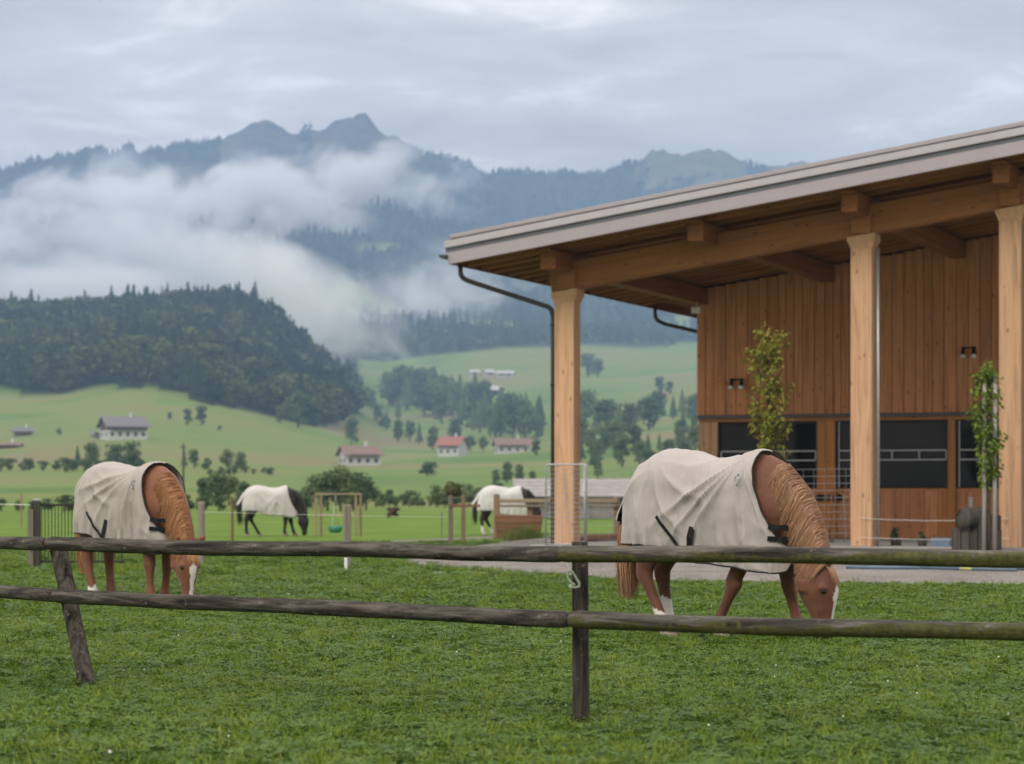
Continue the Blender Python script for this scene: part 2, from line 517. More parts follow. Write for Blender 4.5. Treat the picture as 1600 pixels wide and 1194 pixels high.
def conifer_arrays(seed, tiers=7, spikes=7):
    """unit-height spruce: ragged drooping tiers; returns verts, tris"""
    r = np.random.default_rng(seed)
    V = []; T = []
    for k in range(tiers):
        f = k / tiers
        z0 = 0.10 + 0.86 * f
        rad = 0.185 * (1 - f) ** 0.8 + 0.012
        ztop = z0 + 0.30 * (1 - f * 0.55)
        a0 = r.uniform(0, 6.3)
        b = len(V); V.append((0, 0, min(ztop, 1.0)))
        for s in range(spikes):
            a = a0 + 2 * math.pi * s / spikes + r.uniform(-.2, .2)
            q_ = rad * r.uniform(0.72, 1.2)
            V.append((q_ * math.cos(a), q_ * math.sin(a), z0 + r.uniform(-.03, .02)))
            a2 = a + math.pi / spikes
            V.append((rad * .5 * math.cos(a2), rad * .5 * math.sin(a2), z0 + 0.045 + r.uniform(-.01, .03)))
        n = spikes * 2
        for s in range(n):
            T.append((b, b + 1 + s, b + 1 + (s + 1) % n))
    return np.array(V), np.array(T)
def broadleaf_arrays(seed, count=90, size=0.10, lobes=7, low=0.18, wide=0.30):
    """unit-height broadleaf crown of many leaf clumps; returns verts, tris"""
    r = np.random.default_rng(seed)
    cen = []
    for k in range(lobes):
        a = r.uniform(0, 6.3); h = r.uniform(low + .14, 0.82)
        d = wide * r.uniform(0.1, .75) * (1 - abs(h - .5) * .9)
        cen.append((d * math.cos(a), d * math.sin(a), h, r.uniform(.12, .22)))
    cen.append((0, 0, .80, .18)); cen.append((0, 0, .5, .24))
    V = []; T = []
    for k in range(count):
        c = cen[r.integers(len(cen))]
        v = r.normal(size=3); v /= np.linalg.norm(v)
        p = np.array(c[:3]) + v * c[3] * r.uniform(0.6, 1.0) * np.array([1.05, 1.05, .9])
        p[2] = min(max(p[2], low), 1.0)
        n = v + r.normal(size=3) * .55; n /= np.linalg.norm(n)
        u = np.cross(n, r.normal(size=3)); u /= np.linalg.norm(u); w = np.cross(n, u)
        s = size * r.uniform(.55, 1.25)
        b = len(V)
        V += [p + u * s, p + w * s * .8, p - u * s * r.uniform(.6, 1), p - w * s * .8]
        T += [(b, b + 1, b + 2), (b, b + 2, b + 3)]
    return np.array(V), np.array(T)
def scatter_mesh(name, mats, kinds, P, H, W, K, seed, tones):
    """one mesh with variant K[i] set at P[i], H[i] high and W[i] wide"""
    r = np.random.default_rng(seed)
    AV = []; AT = []; off = 0; TN = []
    for i in range(len(P)):
        v, tr = kinds[K[i]]
        a = r.uniform(0, 6.283); c, s = math.cos(a), math.sin(a)
        vx = (v[:, 0] * c - v[:, 1] * s) * H[i] * W[i] + P[i][0]
        vy = (v[:, 0] * s + v[:, 1] * c) * H[i] * W[i] + P[i][1]
        vz = v[:, 2] * H[i] + P[i][2]
        AV.append(np.stack([vx, vy, vz], -1)); AT.append(tr + off); off += len(v)
        TN.append(np.full(len(v), tones[i], np.float32))
    me = np_mesh(name, np.concatenate(AV), None, mats, tris=np.concatenate(AT))
    a = me.attributes.new('tone', 'FLOAT', 'POINT'); a.data.foreach_set('value', np.concatenate(TN))
    return me
def sample_land(n, px_lo, px_hi, y_lo, y_hi, seed, mask=None, density_pow=1.0):
    r = np.random.default_rng(seed)
    Yv = r.uniform(y_lo ** (1 + density_pow), y_hi ** (1 + density_pow), n) ** (1 / (1 + density_pow))
    px = r.uniform(px_lo, px_hi, n)
    X = (px - 800) / FPX * Yv
    if mask is not None:
        k = mask(X, Yv); X = X[k]; Yv = Yv[k]
    return X, Yv
CON = [conifer_arrays(s) for s in range(5)]
CON_S = [conifer_arrays(s + 20, 4, 5) for s in range(4)]
BRO = [broadleaf_arrays(s + 40, 170, 0.062, 7, 0.05) for s in range(5)]
BRO_S = [broadleaf_arrays(s + 60, 24, 0.16) for s in range(3)]
r0 = np.random.default_rng(3)
# wood on the near hill
X, Yv = sample_land(4300, -160, 600, 1020, 1960, 11, wood_mask)
K = np.where(r0.random(len(X)) < 0.42 - 0.3 * (fbm(X / 120, Yv / 160, 8, 2) > 0.02), r0.integers(0, 5, len(X)), r0.integers(5, 10, len(X)))
H = np.where(K < 5, r0.uniform(16, 31, len(X)), r0.uniform(13, 25, len(X)))
W = np.where(K < 5, r0.uniform(.8, 1.2, len(X)), r0.uniform(1.1, 1.7, len(X)))
P = np.stack([X, Yv, ground_z(X, Yv) - 0.4], -1)
o = link('hillside_wood', scatter_mesh('hillside_wood', MATS['forest_leaf'], CON + BRO, P, H, W, K, 1, np.clip(np.where(K < 5, r0.uniform(0.0, 0.5, len(X)), r0.uniform(0.25, 1.0, len(X))) + 1.1 * fbm(X / 110.0, Yv / 150.0, 51, 3), 0, 1.1)))
tag(o, 'dark mixed wood covering the near hill on the left', 'wood', kind='stuff')
# woods on the mountain
X, Yv = sample_land(17000, -100, 1420, 2060, 5640, 12, wood_mask)
Xc, Yc = sample_land(2600, -100, 1420, 5540, 5625, 15, wood_mask)      # the tree line along the crest
X = np.concatenate([X, Xc]); Yv = np.concatenate([Yv, Yc])
K = np.where(r0.random(len(X)) < 0.8, r0.integers(0, 4, len(X)), r0.integers(4, 7, len(X)))
H = np.where(K < 4, r0.uniform(13, 25, len(X)), r0.uniform(10, 17, len(X)))
H = H * np.where(Yv > 5300, 0.85, 1.0)
W = r0.uniform(1.0, 1.5, len(X))
P = np.stack([X, Yv, ground_z(X, Yv) - 0.5], -1)
o = link('mountain_wood', scatter_mesh('mountain_wood', MATS['forest_leaf'], CON_S + BRO_S, P, H, W, K, 2, np.where(K < 4, r0.uniform(0.05, 0.6, len(X)), r0.uniform(0.3, 1.0, len(X)))))
tag(o, 'distant spruce woods on the misty mountain slope', 'wood', kind='stuff')

# ------------------------------------------------------------------ air: haze over the whole valley, mist banks on the slopes
mb = MB()
mb.box((0, 4050, 452), (7600, 8400, 906))
m = bpy.data.materials.new('haze_air'); m.use_nodes = True
t = m.node_tree; t.nodes.clear()
mo = t.nodes.new('ShaderNodeOutputMaterial')
pv = t.nodes.new('ShaderNodeVolumePrincipled')
pv.inputs['Color'].default_value = (0.41, 0.59, 0.91, 1)
pv.inputs['Density'].default_value = 1.6e-4
pv.inputs['Anisotropy'].default_value = 0.0
L(t, pv.outputs[0], mo.inputs['Volume'])
haze = mb.build('haze', m)
tag(haze, 'blue valley haze in front of the mountain', 'haze', kind='stuff')

def mist_mat(name, dens, seed, scale, thr, soft):
    m = bpy.data.materials.new(name); m.use_nodes = True
    t = m.node_tree; t.nodes.clear()
    mo = t.nodes.new('ShaderNodeOutputMaterial')
    pv = t.nodes.new('ShaderNodeVolumePrincipled')
    pv.inputs['Color'].default_value = (0.97, 0.975, 0.985, 1)
    tcn = t.nodes.new('ShaderNodeTexCoord')
    ln = t.nodes.new('ShaderNodeVectorMath'); ln.operation = 'LENGTH'
    L(t, tcn.outputs['Object'], ln.inputs[0])
    fall = math_n(t, 'SUBTRACT', 1.0, ln.outputs['Value'])            # 1 in the middle, 0 at the rim
    w = coords(t, 'World', (1 / scale, 1 / scale, 1 / (scale * .8)), loc=(seed * 3.7, seed * 1.3, seed * 2.1))
    n = noise(t, w, 1.0, 5.0, 0.62, 0.5)
    v = math_n(t, 'ADD', math_n(t, 'MULTIPLY', fall, 0.42), math_n(t, 'ADD', math_n(t, 'MULTIPLY', math_n(t, 'SUBTRACT', n, 0.5), 1.9), 0.5))
    mr = N(t, 'ShaderNodeMapRange'); mr.interpolation_type = 'SMOOTHSTEP'
    mr.inputs[1].default_value = thr; mr.inputs[2].default_value = thr + soft
    mr.inputs[3].default_value = 0.0; mr.inputs[4].default_value = dens
    L(t, v, mr.inputs[0])
    edge = math_n(t, 'MULTIPLY', mr.outputs[0], math_n(t, 'MULTIPLY', fall, 5.0, clamp=True))
    L(t, edge, pv.inputs['Density'])
    L(t, pv.outputs[0], mo.inputs['Volume'])
    return m
def mist(name, label, px, py, Y, wpx, hpx, depth, dens, seed, scale, thr, soft, tilt=0.0):
    c = PX(px, py, Y)
    bm = bmesh.new(); bmesh.ops.create_icosphere(bm, subdivisions=3, radius=1.0)
    me = bpy.data.meshes.new(name); bm.to_mesh(me); bm.free()
    o = link(name, me, mist_mat(name + '_air', dens, seed, scale, thr, soft))
    o.location = c
    o.scale = (wpx / FPX * Y, depth, hpx / FPX * Y)
    o.rotation_euler = (0, R(tilt), 0)
    tag(o, label, 'mist', 'mist banks hanging on the mountain', 'stuff')
    return o
mist('mist', 'broad white mist bank below the summit ridge', 245, 352, 4450, 430, 104, 330, 0.034, 1, 190, 0.60, 0.34, -8)
mist('mist', 'mist climbing to the pass between the two summits', 580, 290, 4800, 215, 82, 240, 0.026, 2, 150, 0.62, 0.36, -2)
mist('mist', 'low mist drifting behind the wooded hill', 120, 452, 3300, 340, 62, 240, 0.018, 3, 170, 0.64, 0.40, 7)
mist('mist', 'mist spilling past the end of the wooded hill', 480, 490, 2350, 205, 98, 190, 0.024, 4, 95, 0.62, 0.40, 27)
mist('mist', 'thin mist wisps beneath the eave of the barn roof', 665, 460, 3600, 230, 84, 260, 0.016, 5, 120, 0.65, 0.40, -12)
mist('mist', 'pale veil of mist joining the upper and lower banks', 250, 410, 3900, 400, 90, 280, 0.013, 6, 170, 0.59, 0.44, 8)
mist('mist', 'ragged shred of mist reaching up the far left ridge', 120, 300, 4700, 190, 60, 200, 0.022, 7, 120, 0.64, 0.36, -14)
# ------------------------------------------------------------------ gravel yard, path
m, t, b = material('gravel', 0.95, 0.15)
g1 = noise(t, coords(t, 'World', (26, 26, 26)), 1.0, 3.0, 0.75)
g2 = noise(t, coords(t, 'World', (1.1, 0.5, 1)), 1.0, 5.0, 0.6)
vor = t.nodes.new('ShaderNodeTexVoronoi'); vor.inputs['Scale'].default_value = 22.0
L(t, coords(t, 'World'), vor.inputs['Vector'])
r1 = ramp(t, g1, [(0.30, (0.07, 0.063, 0.058)), (0.5, (0.215, 0.197, 0.185)), (0.72, (0.46, 0.435, 0.41))])
r2 = ramp(t, g2, [(0.3, (0.72, 0.70, 0.66)), (0.7, (1.12, 1.10, 1.08))])
L(t, mixc(t, 1.0, r1.outputs[0], r2.outputs[0], 'MULTIPLY'), b.inputs['Base Color'])
bump(t, b, vor.outputs['Distance'], 0.9, 0.02)
FRONT = [(612, 879), (640, 882.5), (700, 888), (760, 893), (830, 899), (900, 905), (1000, 911), (1100, 914.5), (1250, 917), (1400, 918.5), (1600, 920), (1950, 921.5), (2500, 922)]
BACK = [(622, 878.4), (650, 872), (700, 863), (745, 856), (795, 850.5), (850, 846), (1000, 838), (1100, 837), (1250, 836), (1400, 836), (1600, 836), (1950, 836), (2500, 836)]
def yard_z(X, Y):
    return 0.0
rows = 24
V = []; F = []
for i, (fpt, bpt) in enumerate(zip(FRONT, BACK)):
    a = GP(*fpt); c = GP(*bpt)
    w_left = min(1.0, i / 6.0)
    for k in range(rows + 1):
        v = k / rows
        p = a.lerp(c, v)
        d = (p - a).length
        rise = min(1.0, d / 14.0) * w_left
        rise = rise * rise * (3 - 2 * rise)
        jit = 0.10 * math.sin(i * 3.1) if k == 0 else 0
        V.append((p.x, p.y + jit, 0.006 + 0.088 * rise))
for i in range(len(FRONT) - 1):
    for k in range(rows):
        a = i * (rows + 1) + k
        F.append((a, a + rows + 1, a + rows + 2, a + 1))
mb = MB(); mb.add(V, F)
yard = mb.build('gravel_yard', MATS['gravel'], smooth=True)
tag(yard, 'grey gravel yard in front of the timber barn', 'yard', kind='structure')
mb = MB()
pl = [(240, 853.5), (330, 852.5), (420, 851), (520, 849), (600, 846.5), (690, 843), (760, 840), (830, 838.5)]
V = []; F = []
for i, (x_, y_) in enumerate(pl):
    V.append(GP(x_, y_ + 1.6) + Vector((0, 0, 0.006))); V.append(GP(x_, y_ - 1.2) + Vector((0, 0, 0.006)))
for i in range(len(pl) - 1):
    F.append((2 * i, 2 * i + 2, 2 * i + 3, 2 * i + 1))
mb.add(V, F)
tag(mb.build('path', MATS['gravel']), 'pale trodden path crossing the paddock', 'path', kind='structure')

# ------------------------------------------------------------------ timber barn
TH = R(21.5)
K = 0.145                               # roof pitch: rise per metre along the gable
ANG = math.atan(K)
wood('larch_column', (0.54, 0.325, 0.19), 2, 0.54, True, 0.7, 0.05)
wood('larch_beam', (0.30, 0.128, 0.044), 0, 0.56, True, 0.7, 0.08)
wood('larch_purlin', (0.22, 0.088, 0.032), 1, 0.54, True, 0.7, 0.08)
wood('larch_board', (0.57, 0.255, 0.118), 2, 0.55, True, 0.75, 0.12)
wood('larch_deck', (0.19, 0.090, 0.038), 1, 0.60, True, 0.75, 0.14)
wood('larch_rail', (0.42, 0.20, 0.085), 0, 0.65, True, 0.75, 0.10)
wood('door_timber', (0.50, 0.215, 0.070), 2, 0.68, True, 0.7, 0.08)
plain('fascia_metal', (0.345, 0.305, 0.33), 0.6, 0.35, 0.05, 2.0)
plain('flashing_metal', (0.41, 0.38, 0.41), 0.5, 0.4, 0.05, 2.0)
plain('grey_metal', (0.105, 0.11, 0.13), 0.5, 0.4, 0.08, 3.0)
plain('pipe_metal', (0.045, 0.045, 0.045), 0.42, 0.5, 0.15, 6.0)
plain('black_metal', (0.012, 0.012, 0.012), 0.5, 0.4, 0.2, 6.0)
plain('galvanised', (0.42, 0.44, 0.46), 0.45, 0.5, 0.15, 20.0, metallic=0.6)
plain('concrete', (0.34, 0.33, 0.31), 0.9, 0.2, 0.2, 4.0, bmp=0.3)
plain('white_plastic', (0.72, 0.72, 0.70), 0.5, 0.4, 0.06)
plain('interior_dark', (0.03, 0.028, 0.026), 0.9, 0.1, 0.2)
m, t, b = material('window_glass', 0.05, 0.22)
b.inputs['Base Color'].default_value = (0.010, 0.011, 0.012, 1)
wv_ = noise(t, coords(t, 'Object', (2.2, 2.2, 1.4), rnd=9.0), 1.0, 2.0, 0.5)
bump(t, b, wv_, 0.05, 0.05)

barn = empty('timber_barn', (1.19, 55.0, 0.1), -TH)
tag(barn, 'large open-fronted larch timber barn with low grey metal roof', 'barn')
def zs(z0, t_): return z0 + K * t_
T_END = 18.0
S_END = 22.0
slope_rot = (0, -ANG, 0)
def sloped(name, t0, t1, s, z_at0, depth_s, h, mat, parent=barn, bev=0.006):
    """a timber running up the roof slope from t0 to t1 at depth s; z_at0 is its underside at t = 0"""
    ln = (t1 - t0) / math.cos(ANG)
    tc_ = (t0 + t1) / 2
    nx_, nz_ = -math.sin(ANG), math.cos(ANG)
    c = (tc_ + nx_ * h / 2, s, zs(z_at0, tc_) + nz_ * h / 2)
    return bevel_box(name, (ln, depth_s, h), mat, parent, c, slope_rot, bev)
# floor slab
bevel_box('floor_slab', (T_END + 1.0, S_END + 1.2, 0.3), MATS['concrete'], barn, (T_END / 2 - 0.1, S_END / 2 - 0.1, -0.135))
# columns with flared heads
COLS = [0.0, 6.487, 9.53, 16.0]
for tcol in COLS:
    top = zs(5.19, tcol)
    w, d = 0.445, 0.42
    c = bevel_box('column', (w, d, top), MATS['larch_column'], barn, (tcol, 0, top / 2 + 0.012), None, 0.014)
    mb = MB()
    w1, d1 = 0.585, 0.50
    zt = zs(5.455, tcol)
    zq = 0.10
    ringz = [(top, w / 2 + .004, d / 2 + .004), (top + zq, w1 / 2 - .03, d1 / 2 - .02), (top + zq + .05, w1 / 2, d1 / 2)]
    V = []
    for (z_, a_, b_) in ringz:
        V += [(-a_, -b_, z_), (a_, -b_, z_), (a_, b_, z_), (-a_, b_, z_)]
    V += [(-w1 / 2, -d1 / 2, zt - K * w1 / 2 - .003), (w1 / 2, -d1 / 2, zt + K * w1 / 2 - .003), (w1 / 2, d1 / 2, zt + K * w1 / 2 - .003), (-w1 / 2, d1 / 2, zt - K * w1 / 2 - .003)]
    F = []
    for r_ in range(3):
        for k in range(4):
            F.append((r_ * 4 + k, r_ * 4 + (k + 1) % 4, r_ * 4 + 4 + (k + 1) % 4, r_ * 4 + 4 + k))
    F += [(3, 2, 1, 0), (12, 13, 14, 15)]
    mb.add(V, F)
    o = mb.build('column_head', MATS['larch_column'], c)
    o.location = (0, 0, -(top / 2 + 0.012))
    bevel_box('clamp_block', (0.42, 0.07, 0.44), MATS['larch_beam'], barn, (tcol + (0.05 if tcol == 0 else 0.0), -0.212, zs(5.455, tcol) + 0.245), None, 0.01)
# gable beam on the columns
sloped('gable_beam', -0.30, T_END, 0.0, 5.455, 0.34, 0.60, MATS['larch_beam'], bev=0.012)
# purlins
PUR = [0.0, 3.243, 6.487, 9.53, 12.8, 16.0]
for tp in PUR:
    bevel_box('purlin', (0.34, S_END + 1.2, 0.395), MATS['larch_purlin'], barn, (tp + 0.0, (S_END - 1.2) / 2, zs(5.835, tp) + 0.1975), None, 0.012)
    bevel_box('purlin_cap', (0.30, S_END + 1.45, 0.05), MATS['larch_purlin'], barn, (tp, (S_END - 1.45) / 2, zs(6.2, tp) + 0.018), None, 0.006)
# rafters along the slope
s_ = -1.55
while s_ < 11.0:
    sloped('rafter', -1.98, T_END, s_, 6.262, 0.13, 0.20, MATS['larch_beam'])
    s_ += 0.78
# roof deck: boards running back from the gable, then the metal skin
tb = -2.0
rnd = random.Random(4)
while tb < T_END - 0.3:
    wd = 0.30
    nx_, nz_ = -math.sin(ANG), math.cos(ANG)
    tc_ = tb + wd / 2
    bevel_box('deck_board', (wd - 0.012, S_END + 1.6, 0.035), MATS['larch_deck'], barn,
              (tc_ + nx_ * .225, (S_END - 1.6) / 2, zs(6.262, tc_) + nz_ * 0.2205 + rnd.uniform(0, .003)), slope_rot, 0.003)
    tb += wd
roof = sloped('roof', -2.06, T_END + .1, S_END / 2 - 0.86, 6.507, S_END + 1.62, 0.07, MATS['flashing_metal'])
# gable fascia: lower board, grey channel, light flashing, ridge cap
def fas(name, s0, zlo, h, th, mat, t0=-2.05):
    o = sloped(name, t0, T_END + .1, s0, zlo, th, h, mat)
    return o
FZ = 5.95 + K * 2.05
fas('fascia_board', -1.70, FZ, 0.25, 0.045, MATS['fascia_metal'])
fas('channel_strip', -1.685, FZ + 0.253, 0.10, 0.045, MATS['grey_metal'], -2.11)
fas('light_flashing', -1.73, FZ + 0.357, 0.145, 0.06, MATS['flashing_metal'], -2.12)
fas('shadow_strip', -1.69, FZ + 0.505, 0.028, 0.05, MATS['grey_metal'], -2.02)
fas('top_flashing', -1.70, FZ + 0.536, 0.085, 0.08, MATS['fascia_metal'], -2.0)
# roof skin between the flashings rises to the top strip
sloped('standing_seam', -1.98, T_END, S_END / 2 - 0.85, FZ + 0.50, S_END + 1.55, 0.06, MATS['flashing_metal'])
# eave: board and gutter
bevel_box('eave_board', (0.04, S_END + 1.66, 0.26), MATS['larch_deck'], barn, (-2.035, S_END / 2 - 0.85, zs(FZ, -2.03) + .135), None, 0.004)
mb = MB()
gz = zs(FZ, -2.05) + 0.20
V = []; F = []
ng = 9
for j, s in enumerate((-1.83, S_END)):
    for k in range(ng):
        a = math.pi + math.pi * k / (ng - 1)
        V.append((-2.14 + 0.085 * math.cos(a), s, gz + 0.085 * math.sin(a)))
    for k in range(ng):
        a = 2 * math.pi - math.pi * k / (ng - 1)
        V.append((-2.14 + 0.078 * math.cos(a), s, gz + 0.004 + 0.078 * math.sin(a)))
n2_ = 2 * ng
for k in range(n2_):
    F.append((k, (k + 1) % n2_, n2_ + (k + 1) % n2_, n2_ + k))
F.append(tuple(range(ng)))
mb.add(V, F)
mb.build('gutter', MATS['pipe_metal'], barn)
def smooth_path(pts, n=6, rad=0.18):
    """polyline with rounded corners"""
    pts = [Vector(p) for p in pts]
    out = [pts[0]]
    for i in range(1, len(pts) - 1):
        a, b_, c = pts[i - 1], pts[i], pts[i + 1]
        d1 = (a - b_).normalized(); d2 = (c - b_).normalized()
        rr = min(rad, (a - b_).length * .45, (c - b_).length * .45)
        p0 = b_ + d1 * rr; p2 = b_ + d2 * rr
        for k in range(n + 1):
            u = k / n
            out.append(p0 * (1 - u) ** 2 + b_ * 2 * u * (1 - u) + p2 * u * u)
    out.append(pts[-1])
    return out
mb = MB()
mb.tube(smooth_path([(-1.96, -1.28, 5.98), (-1.95, -1.27, 5.70), (-1.72, -1.10, 5.60), (-0.34, -0.10, 5.10), (-0.30, -0.07, 4.9), (-0.30, -0.07, 0.02)]), 0.052, 12)
pipe = mb.build('downpipe', MATS['pipe_metal'], barn, True)
for z_ in (1.6, 3.4, 4.7):
    mb = MB(); mb.tube([(-0.30, -0.07, z_), (-0.30, -0.07, z_ + .05)], 0.062, 12)
    mb.build('pipe_clip', MATS['black_metal'], pipe)
mb = MB()
mb.tube(smooth_path([(-1.96, 11.9, 5.98), (-1.95, 11.9, 5.68), (-1.75, 11.95, 5.56), (-0.30, 12.4, 5.2), (-0.27, 12.4, 4.9), (-0.27, 12.4, 0.02)]), 0.052, 12)
mb.build('downpipe', MATS['pipe_metal'], barn, True)
# cable pipes behind columns B and C
for tcol in COLS[1:3]:
    mb = MB(); mb.tube([(tcol + 0.30, 0.02, 0.02), (tcol + 0.30, 0.02, zs(5.2, tcol))], 0.035, 8)
    mb.build('cable_pipe', MATS['galvanised'], barn, True)

# back wall
SW = 9.73
wall = bevel_box('wall', (T_END + .1, 0.10, 5.75), MATS['interior_dark'], barn, (T_END / 2 - 0.05, SW + 0.26, 2.885), None, 0)
wall.location.z = 2.885
def wl(o):           # pieces of the wall are its sub-parts
    o.parent = wall
    o.location = Vector(o.location) - Vector(wall.location)
    return o
# slanted top of the wall
tb = -0.12
rnd = random.Random(11)
while tb < T_END:
    wd = rnd.choice((0.20, 0.27, 0.29, 0.22, 0.30))
    hgt = zs(6.25, tb) - 3.08
    jut = rnd.choice((0.0, 0.012, 0.02))
    wl(bevel_box('board', (wd - 0.014, 0.045, hgt), MATS['larch_board'], barn, (tb + wd / 2, SW - 0.02 - jut, 3.08 + hgt / 2), None, 0.004))
    tb += wd
wl(bevel_box('cladding_backing', (T_END + .1, 0.08, 3.3), MATS['interior_dark'], barn, (T_END / 2 - .05, SW + 0.07, 4.72), None, 0))
wl(bevel_box('drip_strip', (T_END + .2, 0.12, 0.07), MATS['grey_metal'], barn, (T_END / 2, SW - 0.03, 3.04)))
wl(bevel_box('lintel', (T_END + .1, 0.14, 0.10), MATS['larch_rail'], barn, (T_END / 2 - .05, SW + 0.08, 2.955)))
side = bevel_box('side_wall', (0.10, S_END - SW - .4, 6.1), MATS['larch_board'], barn, (-0.08, (S_END + SW) / 2 + .3, 3.07), None, 0)
# posts between the openings
POSTS = [(-0.10, 0.40, 'larch_column'), (2.95, 3.16, 'door_timber'), (3.165, 3.40, 'door_timber'), (6.19, 6.37, 'door_timber'), (9.05, 9.25, 'door_timber'), (12.2, 12.45, 'door_timber')]
for a, c, mt in POSTS:
    wl(bevel_box('post', (c - a, 0.16, 2.90), MATS[mt], barn, ((a + c) / 2, SW + 0.08, 1.455), None, 0.008))
OPEN = [(0.40, 2.95), (3.40, 6.19), (6.37, 9.05), (9.25, 12.2), (12.45, 17.9)]
for a, c in OPEN:
    z0, z1 = 1.25, 2.90
    win = bevel_box('window', (c - a - .02, 0.05, 0.07), MATS['door_timber'], barn, ((a + c) / 2, SW + 0.10, z0 - 0.035), None, 0.005)   # sill timber
    def wn(o):
        o.parent = win
        o.location = Vector(o.location) - Vector(win.location)
        return o
    wn(bevel_box('pane', (c - a - .10, 0.012, z1 - z0 - .06), MATS['window_glass'], barn, ((a + c) / 2, SW + 0.13, (z0 + z1) / 2), None, 0))
    for x_ in (a + 0.03, c - 0.03):
        wn(bevel_box('frame', (0.05, 0.06, z1 - z0 - .01), MATS['black_metal'], barn, (x_, SW + 0.11, (z0 + z1) / 2), None, 0.004))
    wn(bevel_box('frame', (c - a - .11, 0.06, 0.05), MATS['black_metal'], barn, ((a + c) / 2, SW + 0.112, z1 - 0.03), None, 0.004))
    # guard rail of flat steel in front of the glass
    x0_, x1_ = a + 0.09, c - 0.04
    for z_ in (1.94, 2.17):
        wn(bevel_box('guard_bar', (x1_ - x0_, 0.03, 0.035), MATS['galvanised'], barn, ((x0_ + x1_) / 2, SW + 0.03, z_), None, 0.004))
    nb = max(2, round((x1_ - x0_) / 0.72))
    for k in range(nb + 1):
        xk = x0_ + (x1_ - x0_) * k / nb
        full = k == 0 and a > 3
        zz0, zz1 = (1.27, 2.88) if full else (1.9575, 2.1525)
        wn(bevel_box('guard_bar', (0.03, 0.028, zz1 - zz0), MATS['galvanised'], barn, (xk, SW + 0.033 + (.032 if full else 0), (zz0 + zz1) / 2), None, 0.004))
    # boarded apron below
    tb = a + .01
    while tb < c - 0.1:
        wd = min(0.36, c - .01 - tb)
        wl(bevel_box('board', (wd - 0.012, 0.04, 1.17), MATS['door_timber' if rnd.random() < .15 else 'larch_board'], barn, (tb + wd / 2, SW + 0.09 + rnd.uniform(0, .01), 0.61), None, 0.004))
        if rnd.random() < .7:
            wl(bevel_box('batten', (0.06, 0.03, 1.15), MATS['larch_board'], barn, (tb + wd, SW + 0.05, 0.60), None, 0.004))
        tb += wd
wl(bevel_box('door_plate', (0.10, 0.02, 0.16), MATS['black_metal'], barn, (3.10, SW - 0.015, 1.02), None, 0.003))
for tk in (3.02, 3.30, 3.52):
    mb = MB(); mb.tube([(tk, SW + 0.0, 1.02), (tk, SW - .06, 1.02), (tk, SW - .065, 1.02), (tk, SW - .12, 1.02)], [.03, .03, .09, .07], 12)
    o = mb.build('door_knob', MATS['black_metal'], barn, True); wl(o)
# spot lamps on the wall
def wall_lamp(t_, z_, label):
    r_ = empty('wall_lamp', barn.matrix_basis @ Vector((t_, SW - 0.06, z_)), -TH)
    tag(r_, label, 'lamp', 'twin spot lamps on the barn wall')
    bevel_box('bracket', (0.34, 0.05, 0.04), MATS['black_metal'], r_, (0, -0.01, 0.14))
    for dx in (-0.13, 0.13):
        mb = MB(); mb.tube([(dx, -0.05, 0.16), (dx, -0.08, 0.02), (dx, -0.10, -0.03)], [0.035, 0.05, 0.06], 10)
        h = mb.build('lamp_head', MATS['black_metal'], r_, True)
        mb = MB(); mb.tube([(dx, -0.10, -0.028), (dx, -0.11, -0.08), (dx, -0.115, -0.11)], [0.062, 0.075, 0.05], 10)
        mb.build('lens', MATS['white_plastic'], h, True)
barn_M = Matrix.Translation((1.19, 55.0, 0.1)) @ Matrix.Rotation(-TH, 4, 'Z')
barn.matrix_basis = barn_M
wall_lamp(0.93, 3.82, 'white twin spot lamp beside the young tree with reddish leaves')
wall_lamp(6.72, 4.48, 'black twin spot lamp above the greener young tree')
fl = empty('flood_light', barn_M @ Vector((0.10, 8.9, 5.66)), -TH)
tag(fl, 'small pale floodlight under the corner purlin of the barn', 'lamp')
bevel_box('housing', (0.22, 0.10, 0.17), MATS['white_plastic'], fl, (0, -0.02, 0.0), (R(20), 0, 0), 0.02)
bevel_box('bracket', (0.04, 0.04, 0.20), MATS['galvanised'], fl, (0, 0.07, 0.12))

# ------------------------------------------------------------------ things in the yard and porch
wood('grey_wood', (0.20, 0.17, 0.145), 2, 0.5, True, 0.85, 0.15)
wood('grey_wood_x', (0.24, 0.205, 0.17), 0, 0.5, True, 0.85, 0.15)
wood('dark_wood', (0.075, 0.066, 0.056), 2, 0.5, False, 0.9, 0.2)
wood('brown_wood_x', (0.20, 0.10, 0.062), 0, 0.6, False, 0.85, 0.12)
wood('tan_wood', (0.27, 0.195, 0.13), 2, 0.6, True, 0.8, 0.12)
wood('tan_wood_x', (0.33, 0.26, 0.18), 0, 0.6, True, 0.8, 0.12)
plain('blue_paint', (0.12, 0.18, 0.25), 0.5, 0.4, 0.1)
plain('white_rope', (0.62, 0.60, 0.56), 0.8, 0.2, 0.1)
def pole(name, a, c, r, mat, label, cat, group=None, bands=()):
    mb = MB(); mb.tube([a, c], r, 10)
    o = mb.build(name, mat, smooth=True)
    tag(o, label, cat, group)
    for f0, f1, mt in bands:
        mb = MB(); A = Vector(a); C_ = Vector(c)
        mb.tube([A.lerp(C_, f0), A.lerp(C_, f1)], r * 1.02, 10)
        mb.build('painted_band', mt, o, True)
    return o
plain('yellow_paint', (0.50, 0.50, 0.16), 0.5, 0.4, 0.1)
def lay(px0, py0, px1, py1, z, r):
    a = PX(px0, py0, FPX * (CAM_H - z) / (py0 - 779)); c = PX(px1, py1, FPX * (CAM_H - z) / (py1 - 779))
    return tuple(a), tuple(c)
